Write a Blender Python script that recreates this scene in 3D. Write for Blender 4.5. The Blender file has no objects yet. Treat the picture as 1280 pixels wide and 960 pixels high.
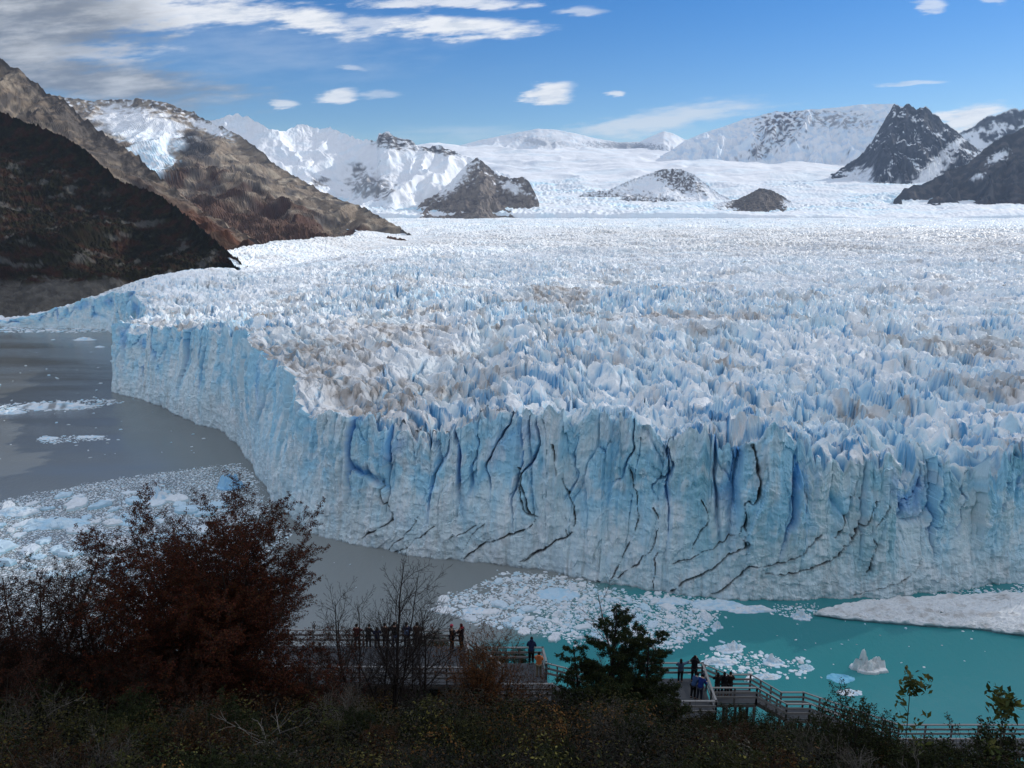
import bpy, math, random
import numpy as np
from mathutils import Vector, Matrix

S = bpy.context.scene
COL = S.collection
rnd = random.Random(7)
f32 = np.float32

# ------------------------------------------------------------------ camera
CAM_H, PITCH, FOC = 110.0, math.radians(12.6), 960.0
CP, SP = math.cos(PITCH), math.sin(PITCH)
cam = bpy.data.objects.new('camera', bpy.data.cameras.new('camera'))
COL.objects.link(cam)
cam.location = (0, 0, CAM_H)
cam.rotation_euler = (math.pi/2-PITCH, 0, 0)
cam.data.sensor_width = 36; cam.data.lens = 36*FOC/1280
cam.data.clip_start = 0.1; cam.data.clip_end = 60000
S.camera = cam

def ray(px, py):
    """direction with unit length along the optical axis, from photo pixels"""
    a = (np.asarray(px, float)-640)/FOC; b = (480-np.asarray(py, float))/FOC
    return a, CP+b*SP, -SP+b*CP
def on_z(px, py, z=0.0):
    x, y, d = ray(px, py); t = (z-CAM_H)/d
    return x*t, y*t
def at_Y(px, py, Y):
    x, y, d = ray(px, py); t = Y/y
    return x*t, np.asarray(Y)*np.ones_like(t), CAM_H+d*t
def project(x, y, z):
    dz = z-CAM_H
    dep = y*CP-dz*SP; up = y*SP+dz*CP
    return 640+FOC*x/dep, 480-FOC*up/dep

# ------------------------------------------------------------------ noise
def _h(ix, iy, seed):
    h = (ix.astype(np.int64)*374761393 + iy.astype(np.int64)*668265263 + seed*974634599) & 0xffffffff
    h = ((h ^ (h >> 13))*1274126177) & 0xffffffff
    h = ((h ^ (h >> 16))*2246822519) & 0xffffffff
    return ((h ^ (h >> 15)) & 0xffffff).astype(f32)/f32(0xffffff)
def perlin(x, y, seed=0):
    x = np.asarray(x, f32); y = np.asarray(y, f32)
    ix = np.floor(x); iy = np.floor(y); fx = x-ix; fy = y-iy
    u = fx*fx*fx*(fx*(fx*6-15)+10); v = fy*fy*fy*(fy*(fy*6-15)+10)
    def g(dx, dy):
        a = _h(ix+dx, iy+dy, seed)*f32(2*math.pi)
        return np.cos(a)*(fx-dx)+np.sin(a)*(fy-dy)
    a = g(0, 0); b = g(1, 0); c = g(0, 1); d = g(1, 1)
    return 1.5*((a+(b-a)*u)*(1-v)+(c+(d-c)*u)*v)
def fbm(x, y, seed=0, n=4, gain=.5, lac=2.03):
    s = 0; a = 1.0; k = 1.0
    for i in range(n):
        s = s+a*perlin(x*k, y*k, seed+i*17); a *= gain; k *= lac
    return s
def ridged(x, y, seed=0, n=5, gain=.5, lac=2.1):
    s = 0; a = 1.0; k = 1.0; w = 1.0
    for i in range(n):
        r = 1-np.abs(perlin(x*k, y*k, seed+i*31)); r = r*r*w
        w = np.clip(r*1.6, 0, 1); s = s+a*r; a *= gain; k *= lac
    return s/(1.9)
def worley(x, y, seed=0, jit=.9, facet=False):
    """F1, F2, three random numbers of the nearest cell, offset from its point"""
    x = np.asarray(x, f32); y = np.asarray(y, f32)
    ix = np.floor(x); iy = np.floor(y)
    F1 = np.full(x.shape, 9, f32); F2 = F1.copy()
    cx = np.zeros_like(F1); cy = np.zeros_like(F1); ox = np.zeros_like(F1); oy = np.zeros_like(F1)
    for dx in (-1, 0, 1):
        for dy in (-1, 0, 1):
            jx = ix+dx; jy = iy+dy
            px = x-(jx+.5+jit*(_h(jx, jy, seed)-.5)); py = y-(jy+.5+jit*(_h(jx, jy, seed+5)-.5))
            if facet:
                ax, ay = np.abs(px), np.abs(py); d = np.maximum(.95*ax+.38*ay, .38*ax+.95*ay)
            else: d = np.sqrt(px*px+py*py)
            n = d < F1
            F2 = np.where(n, F1, np.minimum(F2, d)); F1 = np.where(n, d, F1)
            cx = np.where(n, jx, cx); cy = np.where(n, jy, cy); ox = np.where(n, px, ox); oy = np.where(n, py, oy)
    return F1, F2, _h(cx, cy, seed+11), _h(cx, cy, seed+12), _h(cx, cy, seed+13), ox, oy
def sstep(a, b, x):
    t = np.clip((x-a)/(b-a), 0, 1); return t*t*(3-2*t)
def mix(a, b, t): return a+(b-a)*t
def mixc(c, d, t):
    """colour arrays (n,3) or tuples"""
    c = np.asarray(c, f32); d = np.asarray(d, f32); t = np.asarray(t, f32)[..., None]
    return c+(d-c)*t

# ------------------------------------------------------------------ objects
def mesh_np(name, V, F, mat=None, parent=None, cols=None, smooth=False, attrs=None):
    V = np.asarray(V, f32).reshape(-1, 3); F = np.asarray(F, np.int32)
    me = bpy.data.meshes.new(name)
    me.vertices.add(len(V)); me.vertices.foreach_set('co', V.ravel())
    k = F.shape[1]
    me.loops.add(F.size); me.loops.foreach_set('vertex_index', F.ravel())
    me.polygons.add(len(F)); me.polygons.foreach_set('loop_start', np.arange(0, F.size, k, dtype=np.int32))
    me.polygons.foreach_set('use_smooth', np.full(len(F), bool(smooth)))
    if cols is not None:
        a = me.color_attributes.new('col', 'FLOAT_COLOR', 'POINT')
        c = np.ones((len(V), 4), f32); c[:, :3] = np.asarray(cols, f32).reshape(-1, 3); a.data.foreach_set('color', c.ravel())
    for n, arr in (attrs or {}).items():
        a = me.attributes.new(n, 'FLOAT', 'POINT'); a.data.foreach_set('value', np.asarray(arr, f32).ravel())
    me.update(calc_edges=True)
    o = bpy.data.objects.new(name, me); COL.objects.link(o)
    if mat: me.materials.append(mat)
    if parent: o.parent = parent
    return o
def grid_faces(nr, nc):
    i = np.arange(nr*nc, dtype=np.int32).reshape(nr, nc)
    return np.stack([i[:-1, :-1], i[:-1, 1:], i[1:, 1:], i[1:, :-1]], -1).reshape(-1, 4)
def tag(o, label=None, cat=None, group=None, kind=None):
    if label: o['label'] = label
    if cat: o['category'] = cat
    if group: o['group'] = group
    if kind: o['kind'] = kind
    return o
def thing(name, label, cat, loc=(0, 0, 0), rz=0, group=None):
    o = bpy.data.objects.new(name, None); COL.objects.link(o)
    o.location = loc; o.rotation_euler = (0, 0, rz); o.empty_display_size = .2
    return tag(o, label, cat, group)

# ------------------------------------------------------------------ materials
class NT:
    def __init__(s, m):
        m.use_nodes = True; s.t = m.node_tree; s.t.nodes.clear()
    def n(s, typ, **kw):
        x = s.t.nodes.new(typ)
        ins = kw.pop('i', {})
        for k, v in kw.items(): setattr(x, k, v)
        for k, v in ins.items():
            if hasattr(v, 'is_output'): s.t.links.new(v, x.inputs[k])
            else: x.inputs[k].default_value = v
        return x
    def math(s, op, a, b=0.0, c=0.0, clamp=False):
        return s.n('ShaderNodeMath', operation=op, use_clamp=clamp, i={0: a, 1: b, 2: c}).outputs[0]
    def mixc(s, f, a, b):
        x = s.n('ShaderNodeMix', data_type='RGBA', i={0: f})
        for k, v in ((6, a), (7, b)):
            if hasattr(v, 'is_output'): s.t.links.new(v, x.inputs[k])
            else: x.inputs[k].default_value = (*v[:3], 1)
        return x.outputs[2]
    def ramp(s, f, a, b):
        return s.n('ShaderNodeMapRange', interpolation_type='SMOOTHSTEP', i={0: f, 1: a, 2: b, 3: 0., 4: 1.}).outputs[0]
    def noise(s, vec, scale, detail=4, rough=.55):
        return s.n('ShaderNodeTexNoise', i={'Vector': vec, 'Scale': scale, 'Detail': detail, 'Roughness': rough}).outputs[0]
def new_mat(name):
    m = bpy.data.materials.new(name); return m, NT(m)
def attr_mat(name, rough=.9, spec=.2, nscale=.5, namp=.25, bump=0, bscale=1.0, trans=0):
    """vertex base colour x a fine object-space noise"""
    m, t = new_mat(name)
    co = t.n('ShaderNodeTexCoord').outputs['Object']
    a = t.n('ShaderNodeAttribute', attribute_name='col').outputs['Color']
    v = t.math('MULTIPLY_ADD', t.noise(co, nscale, 5), 2*namp, 1-namp)
    c = t.n('ShaderNodeMix', data_type='RGBA', blend_type='MULTIPLY', i={0: 1.0, 6: a, 7: v}).outputs[2]
    b = t.n('ShaderNodeBsdfPrincipled', i={'Base Color': c, 'Roughness': rough, 'Specular IOR Level': spec})
    if bump:
        bn = t.n('ShaderNodeBump', i={'Strength': bump, 'Distance': .3/bscale, 'Height': t.noise(co, bscale, 6, .6)})
        t.t.links.new(bn.outputs[0], b.inputs['Normal'])
    out = b.outputs[0]
    if trans:
        tr = t.n('ShaderNodeBsdfTranslucent', i={'Color': c})
        out = t.n('ShaderNodeMixShader', i={0: trans, 1: out, 2: tr.outputs[0]}).outputs[0]
    o = t.n('ShaderNodeOutputMaterial', i={0: out})
    return m
def flat_mat(name, col, rough=.8, spec=.3, nscale=8, namp=.2, metal=0):
    m, t = new_mat(name)
    co = t.n('ShaderNodeTexCoord').outputs['Object']
    v = t.math('MULTIPLY_ADD', t.noise(co, nscale, 4), 2*namp, 1-namp)
    c = t.n('ShaderNodeMix', data_type='RGBA', blend_type='MULTIPLY', i={0: 1.0, 6: (*col, 1), 7: v}).outputs[2]
    b = t.n('ShaderNodeBsdfPrincipled', i={'Base Color': c, 'Roughness': rough, 'Specular IOR Level': spec, 'Metallic': metal})
    t.n('ShaderNodeOutputMaterial', i={0: b.outputs[0]})
    return m
# ------------------------------------------------------------------ light and sky
SUN_AZ, SUN_EL = math.radians(62), math.radians(29)     # azimuth from the view direction towards the right
SUN_DIR = np.array([math.cos(SUN_EL)*math.sin(SUN_AZ), math.cos(SUN_EL)*math.cos(SUN_AZ), math.sin(SUN_EL)])
sl = bpy.data.lights.new('sun', 'SUN'); sl.energy = 3.15; sl.angle = math.radians(.53); sl.color = (1.0, .945, .87)
sun = bpy.data.objects.new('sun', sl); COL.objects.link(sun)
sun.rotation_euler = Vector(-SUN_DIR).to_track_quat('-Z', 'Y').to_euler()
W = bpy.data.worlds.new('World'); S.world = W
t = NT(W)
sky = t.n('ShaderNodeTexSky', sky_type='NISHITA', sun_disc=False, sun_elevation=SUN_EL, sun_rotation=SUN_AZ, altitude=800, air_density=1.0, dust_density=.1, ozone_density=2.2)
hs = t.n('ShaderNodeHueSaturation', i={'Hue': .512, 'Saturation': 1.46, 'Value': .92, 'Color': sky.outputs[0]})
SKY_STR = .105
bg = t.n('ShaderNodeBackground', i={'Color': hs.outputs[0], 'Strength': SKY_STR})
co = t.n('ShaderNodeTexCoord').outputs['Generated']
sx = t.n('ShaderNodeSeparateXYZ', i={0: co})
yy = t.math('MAXIMUM', sx.outputs[1], .02)
front = t.ramp(sx.outputs[1], .05, .2)
u = t.math('DIVIDE', sx.outputs[0], yy); w = t.math('DIVIDE', sx.outputs[2], yy)
uv = t.n('ShaderNodeCombineXYZ', i={0: u, 1: t.math('MULTIPLY_ADD', w, 5.0, t.math('MULTIPLY', u, -.35)), 2: 0.0}).outputs[0]
nz = t.noise(uv, 9.0, 9, .62)
nzb = t.noise(uv, 26.0, 7, .6)
wu = t.math('MULTIPLY_ADD', t.math('SUBTRACT', t.noise(uv, 4.0, 5), .5), .16, u)
ww = t.math('MULTIPLY_ADD', t.math('SUBTRACT', t.noise(t.n('ShaderNodeVectorMath', operation='ADD', i={0: uv, 1: (7.3, 2.1, 0)}).outputs[0], 5.0, 5), .5), .05, w)
def cloud(px, py, rx, ry, tilt=0, soft=.75, dens=1.0, small=False, na=1.0):
    """density of one cloud round the direction the photo shows it in"""
    x, y, z = ray(px, py); cu, cw = float(x/y), float(z/y)
    a, b = rx/FOC/1.02, ry/FOC/1.02
    du = t.math('SUBTRACT', wu if not small else t.math('MULTIPLY_ADD', t.math('SUBTRACT', nzb, .5), .03, u), cu)
    dw = t.math('SUBTRACT', ww if not small else t.math('MULTIPLY_ADD', t.math('SUBTRACT', nz, .5), .02, w), cw)
    c, s_ = math.cos(tilt), math.sin(tilt)
    p = t.math('ADD', t.math('MULTIPLY', du, c/a), t.math('MULTIPLY', dw, s_/a))
    q = t.math('ADD', t.math('MULTIPLY', du, -s_/b), t.math('MULTIPLY', dw, c/b))
    r = t.math('SQRT', t.math('ADD', t.math('MULTIPLY', p, p), t.math('MULTIPLY', q, q)))
    nn = t.math('MULTIPLY_ADD', t.math('SUBTRACT', nz, .5), 2.3, t.math('MULTIPLY', t.math('SUBTRACT', nzb, .5), 1.5))
    e = t.math('ADD', t.math('SUBTRACT', 1.4, r), t.math('MULTIPLY', nn, na))
    return t.math('MULTIPLY', t.ramp(e, 0.0, soft), dens)
def union(ls):
    a = ls[0]
    for b in ls[1:]: a = t.math('MAXIMUM', a, b)
    return a
white = union([cloud(200, 12, 150, 22, 0, .9, .9), cloud(60, 68, 110, 14, 0, 1.0, .75), cloud(395, 27, 48, 13, -.12, .9, .95, True), cloud(570, 33, 85, 10, -.02, .9, .95, True),
    cloud(480, 29, 120, 8, 0, 1.0, .6, True), cloud(555, 4, 90, 6, 0, .9, .8, True), cloud(686, 117, 27, 11, .22, .8, .95, True), cloud(425, 119, 24, 6.5, .1, .9, .85, True),
    cloud(355, 129, 15, 4, 0, .9, .7, True), cloud(475, 119, 26, 4, 0, .9, .4, True), cloud(1215, 147, 46, 13, .15, .8, .9, True), cloud(770, 117, 12, 2.2, 0, .8, .75, True), cloud(1140, 103, 30, 3, .05, .9, .5, True),
    cloud(725, 15, 28, 5, 0, .9, .5, True), cloud(1165, 8, 18, 7, 0, .8, .6, True), cloud(437, 85, 14, 3, 0, .9, .4, True), cloud(1240, 2, 16, 4, 0, .9, .5, True)])
grey = union([cloud(45, 25, 125, 50, 0, .9, .95, na=.5), cloud(120, 100, 170, 27, -.08, 1.0, .93, na=.55), cloud(0, 75, 80, 40, 0, .9, .9, na=.5)])
veil = union([cloud(815, 152, 120, 13, .17, 1.2, .8, True), cloud(570, 165, 90, 8, 0, 1.6, .3, True), cloud(640, 172, 260, 10, 0, 1.8, .3), cloud(300, 60, 240, 40, 0, 2.0, .25)])
tone = t.math('MULTIPLY_ADD', nz, .9, -.02)
greyc = t.mixc(t.ramp(tone, .34, .68), (.24, .27, .32), (.66, .69, .73))
m1 = t.n('ShaderNodeMixShader', i={0: t.math('MULTIPLY', veil, front), 1: bg.outputs[0], 2: t.n('ShaderNodeBackground', i={'Color': (.80, .87, .95, 1), 'Strength': .82}).outputs[0]})
m2 = t.n('ShaderNodeMixShader', i={0: t.math('MULTIPLY', white, front), 1: m1.outputs[0], 2: t.n('ShaderNodeBackground', i={'Color': t.mixc(t.ramp(nzb, .3, .6), (.72, .77, .84), (.95, .96, .98)), 'Strength': .9}).outputs[0]})
m3 = t.n('ShaderNodeMixShader', i={0: t.math('MULTIPLY', grey, front), 1: m2.outputs[0], 2: t.n('ShaderNodeBackground', i={'Color': greyc, 'Strength': .8}).outputs[0]})
# unseen broken cloud added overhead and behind the viewpoint to lift the ambient light
zz = t.math('MAXIMUM', sx.outputs[2], .05)
ov = t.n('ShaderNodeCombineXYZ', i={0: t.math('DIVIDE', sx.outputs[0], zz), 1: t.math('DIVIDE', sx.outputs[1], zz), 2: 0.0}).outputs[0]
deck = t.ramp(t.noise(ov, 1.1, 8, .6), .36, .56)
zone = t.math('MAXIMUM', t.ramp(sx.outputs[2], .36, .55), t.ramp(sx.outputs[1], -.1, -.4))
m4 = t.n('ShaderNodeMixShader', i={0: t.math('MULTIPLY', t.math('MULTIPLY', deck, zone), .9), 1: m3.outputs[0], 2: t.n('ShaderNodeBackground', i={'Color': (.90, .94, 1.0, 1), 'Strength': .95}).outputs[0]})
t.n('ShaderNodeOutputWorld', i={0: m4.outputs[0]})
vs = S.view_settings
vs.view_transform = 'Standard'; vs.look = 'None'; vs.exposure = 0.22; vs.gamma = 1.0; vs.use_curve_mapping = False
S.display_settings.display_device = 'sRGB'
cy = S.cycles
cy.max_bounces = 8; cy.diffuse_bounces = 4; cy.glossy_bounces = 3; cy.transmission_bounces = 4; cy.transparent_max_bounces = 8; cy.volume_bounces = 0
cy.use_denoising = True; cy.caustics_reflective = False; cy.caustics_refractive = False; cy.sample_clamp_indirect = 6
# ------------------------------------------------------------------ glacier
# water line of the ice front, from the far right round the corner to the far left
_px = [(1560,690),(1440,712),(1360,722),(1300,728),(1240,732),(1180,740),(1100,747),(1020,750),(950,752),(870,745),(800,737),(730,725),(660,710),
       (600,703),(540,698),(470,688),(420,675),(380,662),(352,640),(333,612),(318,585),(300,560),(275,537),(240,529),(215,514),(180,500),(150,494),(138,488)]
_pts = [tuple(map(float, on_z(a, b))) for a, b in _px]
_pts += [(-252, 490), (-268, 548), (-330, 650), (-378, 715), (-392, 734), (-430, 741), (-470, 744), (-505, 752), (-560, 767), (-640, 788)]
FP = np.array(_pts)
def smooth_poly(P, n):
    for _ in range(n):
        Q = [P[0]]
        for a, b in zip(P[:-1], P[1:]): Q += [a*.75+b*.25, a*.25+b*.75]
        P = np.array(Q+[P[-1]])
    return P
FS = smooth_poly(FP, 2)
GPOLY = np.vstack([FS, [(-560, 800), (-505, 800), (-412, 848), (-320, 915), (-400, 1060), (-400, 1300), (-340, 1530), (-340, 1850), (-700, 2700), (-2600, 5200), (5200, 5200), (900, 500), (600, 250)]])
def inside(P, x, y):
    r = np.zeros(x.shape, bool)
    for (x1, y1), (x2, y2) in zip(P, np.roll(P, -1, 0)):
        if y1 == y2: continue
        c = ((y1 > y) != (y2 > y)) & (x < (x2-x1)*(y-y1)/(y2-y1)+x1); r ^= c
    return r
def dist_poly(P, x, y, z=None):
    d = np.full(x.shape, 1e9, f32)
    for a, b in zip(P[:-1], P[1:]):
        ab = b-a; L = (ab*ab).sum()+1e-9
        k = np.clip(((x-a[0])*ab[0]+(y-a[1])*ab[1])/L, 0, 1)
        d = np.minimum(d, np.hypot(x-a[0]-k*ab[0], y-a[1]-k*ab[1]))
    return d
MARGIN = np.array([(-700., 770), (-505, 775), (-412, 830), (-300, 885), (-305, 1050), (-250, 1300), (-205, 1520), (-230, 1800), (-600, 2600)])
def ice_height(x, y):
    """height of the ice surface, crack amount, debris"""
    D = np.hypot(x, y)
    base = 50+22*sstep(200, 2600, D)+6*sstep(2500, 5000, D)
    base = base+5*fbm(x/170, y/150, 3, 3)+3.0*perlin(x/60, y/60, 9)+3.2*sstep(600, 350, D)*fbm(x/26, y/34, 11, 2)
    base = base-9*sstep(330, 480, y)*sstep(-60, -240, x)*sstep(900, 700, y)      # the left corner stands a little lower
    dm = dist_poly(MARGIN, x, y)
    lobe = mix(.13, 1, sstep(-525, -345, x+.25*(y-800)))
    base = np.where(D < 2500, base*np.where(y < 950, lobe, 1)*mix(.80, 1, sstep(0, 110, dm)), base)
    base = base-7*sstep(-95, -65, x)*sstep(5, -25, x)*sstep(420, 270, y)-12.5*sstep(62, 120, x)*sstep(420, 250, y)
    # calm, dirty patches between the seracs
    calm = sstep(.15, .75, perlin(x/95+3, y/120, 21))*sstep(900, 500, D)
    calm = np.maximum(calm, sstep(95, 40, np.hypot((x+75), (y-330)*.8)))
    p0 = x*.88+y*.48; q0 = -x*.48+y*.88
    far = sstep(500, 1300, D)
    amp = mix(.92, .36, calm)*mix(1, .70, sstep(330, 800, D))*(.86+.42*perlin(p0/210, q0/48, 35))*mix(1.0, .58, far)*(.8+.4*perlin(x/140, y/140, 33))
    amp = amp*mix(.45, 1, sstep(0, 200, dm))
    wx = x+4.5*fbm(x/21, y/21, 41, 3); wy = y+4.5*fbm(x/21, y/21, 47, 3)
    c, s = math.cos(.50), math.sin(.50)
    p = wx*c+wy*s; q = -wx*s+wy*c
    # blades and pyramids of ice
    F1, F2, r1, r2, r3, ox, oy = worley(p/7.2, q/13.0, 101, .95, True)
    e1 = F2-F1
    z = (.52-F1)*14*(.8+.6*perlin(x/40, y/40, 103))+(r1-.5)*4.0-ox*7*(.2+r2)
    g1 = np.exp(-(e1/.09)**2); z = z-g1*6*(r3 > .4)
    G1, G2, q1, q2, q3, gx, gy = worley(p/3.5+7, q/6.2, 131, .95, True)
    e2 = G2-G1
    z2 = (.5-G1)*5.6+(q1-.5)*2.2-gx*3*q2; g2 = np.exp(-(e2/.10)**2); z2 = z2-g2*3.4*(q2 > .45)
    K1, K2, k1, k2, k3, kx, ky = worley(x/2.1, y/2.9, 161, .9, True)
    z3 = (k1-.5)*.7+(.5-K1)*1.6
    near = sstep(1400, 700, D)
    rid = ridged(p/34, q/60, 57, 4)
    fin = ridged(p/8.6, q/24, 59, 5, .5)
    z = z*.55+z2*.85*mix(.6, 1, near)+z3*near+(rid-.5)*9+(fin-.55)*14.5
    # deep transverse gashes
    gash = sstep(.06, .0, np.abs(perlin(p/20+5, q/60, 71)))*sstep(.0, .4, perlin(x/60, y/60, 75)+.2)
    z = z-gash*11*near
    crack = np.clip(np.maximum(np.maximum(g1*.9, g2*.55), gash), 0, 1)
    dirt = sstep(-.05, .75, fbm(x/60+9, y/28-4, 83, 4)+.5*calm-.1)*.9+calm*.25+.5*sstep(.25, .6, fbm(x/13, y/26, 85, 4))
    dirt = dirt*mix(1, .55, sstep(400, 900, D))
    # medial bands of debris far up the glacier
    band = sstep(900, 1100, y)*sstep(2300, 1700, y)*sstep(-150, 350, x+.22*(y-1200))
    band = np.maximum(band, .75*sstep(1080, 1250, y+.3*x)*sstep(1900, 1500, y+.3*x))
    dirt = np.maximum(dirt, band*(.55+.4*fbm(x/90, y/60, 87, 3)))
    flat_far = sstep(1800, 3400, D)
    return base+z*amp*mix(1, .8, flat_far), crack, np.clip(dirt, 0, 1)

def ice_cols(nz, crack, dirt, x, y, zz):
    D = np.hypot(x, y)
    n = fbm(x/7, y/7, 91, 3)
    steep = sstep(.50, .16, nz+.12*n)
    white = np.array((.91, .92, .91), f32); blue = np.array((.55, .79, .89), f32); deep = np.array((.07, .34, .62), f32)
    grit = np.array((.36, .325, .29), f32)
    c = mixc(np.broadcast_to(white, x.shape+(3,)), blue, steep*.82)
    c = mixc(c, deep, np.clip(crack*(.30+steep)*1.1, 0, .92))
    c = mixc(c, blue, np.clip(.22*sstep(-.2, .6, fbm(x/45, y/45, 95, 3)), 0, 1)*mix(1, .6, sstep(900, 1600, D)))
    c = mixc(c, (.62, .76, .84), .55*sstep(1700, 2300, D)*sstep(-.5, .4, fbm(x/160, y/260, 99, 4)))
    c = mixc(c, grit, np.clip(dirt*(1-.75*steep)*(.40+.58*sstep(-.3, .6, fbm(x/5, y/9, 97, 3))), 0, .92))
    return c

glacier = thing('glacier', 'huge glacier of white and blue ice ending in a tall cliff over the water', 'glacier', (0, 260, 0))
def ice_material():
    m, t = new_mat('glacier_ice')
    co = t.n('ShaderNodeTexCoord').outputs['Object']
    a = t.n('ShaderNodeAttribute', attribute_name='col').outputs['Color']
    v = t.math('MULTIPLY_ADD', t.noise(co, .9, 6), .22, .89)
    c = t.n('ShaderNodeMix', data_type='RGBA', blend_type='MULTIPLY', i={0: 1.0, 6: a, 7: v}).outputs[2]
    mp = t.n('ShaderNodeMapping', i={0: co, 3: (1.5, 1.5, .30)}).outputs[0]
    bn = t.n('ShaderNodeBump', i={'Strength': .7, 'Distance': .4, 'Height': t.noise(mp, 1.5, 6, .62)})
    b = t.n('ShaderNodeBsdfPrincipled', i={'Base Color': c, 'Roughness': .55, 'Specular IOR Level': .25, 'Normal': bn.outputs[0]})
    t.n('ShaderNodeOutputMaterial', i={0: b.outputs[0]}); return m
ICE = ice_material()

# --- the surface: fine near the front, coarser far away
def ice_surface():
    na = 1500; ratio = .0027
    a = np.linspace(-.70, .70, na)
    r = [175.]
    while r[-1] < 5150: r.append(r[-1]*(1+ratio*(1+.6*sstep(1500, 4000, r[-1]))))
    r = np.array(r)
    A, R = np.meshgrid(a, r)
    jit = np.hypot(.25, 0)
    x = (R*np.sin(A)).astype(f32); y = (R*np.cos(A)).astype(f32)
    ins = inside(GPOLY, x, y)
    z = np.zeros_like(x); ck = np.zeros_like(x); di = np.zeros_like(x)
    z[ins], ck[ins], di[ins] = ice_height(x[ins], y[ins])
    near = ins & (R < 950)
    df = np.full(x.shape, 1e3, f32); df[near] = dist_poly(FS, x[near], y[near])
    ok = ins & (df > 13.0)
    lean = np.where(df > 40, 1, .0)*sstep(2500, 1200, R)
    sl = fbm(x/11, y/11, 401, 2)
    x2 = x-lean*.0*z
    V = np.stack([x2, y, z], -1)
    tx = np.gradient(V, axis=1); ty = np.gradient(V, axis=0); nn = np.cross(tx, ty); nzv = np.abs(nn[..., 2])/(np.linalg.norm(nn, axis=-1)+1e-9)
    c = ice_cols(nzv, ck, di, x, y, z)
    F = grid_faces(*x.shape); F = F[ok.ravel()[F].all(1)]
    use = np.unique(F); mp = np.zeros(x.size, np.int32); mp[use] = np.arange(len(use))
    V = V.reshape(-1, 3)[use]-np.array((0, 260, 0), f32)
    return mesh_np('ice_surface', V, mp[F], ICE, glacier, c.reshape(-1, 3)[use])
ice_surface()

# --- debris-filled cracks, drawn in photo pixels and laid on the cliff
CR = [[(465,738),(480,695),(560,640),(595,595),(575,560),(540,515),(535,440)], [(565,755),(610,710),(660,640),(690,580)], [(605,760),(660,705),(740,640)],
      [(835,785),(870,680),(940,625),(870,645),(795,685)], [(850,780),(870,745),(940,705),(1050,665),(1100,630),(1075,590),(1050,520),(1040,430)], [(1050,790),(1120,750),(1186,700)]]
CR = [[(a/2.824+280, b/2.824+420) for a, b in l] for l in CR]
CR2 = [[(25,440),(90,400),(130,375),(160,345),(150,300),(120,245),(105,130)], [(130,375),(135,345),(125,320)], [(250,485),(285,400),(320,330),(310,250),(295,190)],
       [(265,475),(310,430),(350,400),(370,330),(360,290)], [(350,505),(355,440),(365,400)], [(395,510),(440,480),(500,455),(560,400),(600,375),(580,350)],
       [(585,380),(580,230),(605,270),(620,180),(605,90)], [(450,390),(470,340),(495,300),(480,250)], [(500,520),(550,490),(590,440),(640,435),(720,405),(780,340)],
       [(640,465),(760,445),(820,410),(860,340),(900,270),(910,190)], [(890,440),(910,380),(905,290),(940,220)], [(820,345),(835,270),(850,190)],
       [(915,500),(980,460),(1030,430),(1030,370)], [(405,440),(480,405),(560,360),(580,310)], [(15,200),(30,290),(60,325)], [(860,530),(900,505),(960,470)]]
CR += [[(640+a/2, 480+b/2) for a, b in l] for l in CR2]
CRW = [1.0,.55,.55,.45,1.0,.5, .7,.45,.5,.6,.45,1.0,1.3,.7,1.0,.8,.6,.9,.6,.45,.8,.4]

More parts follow.
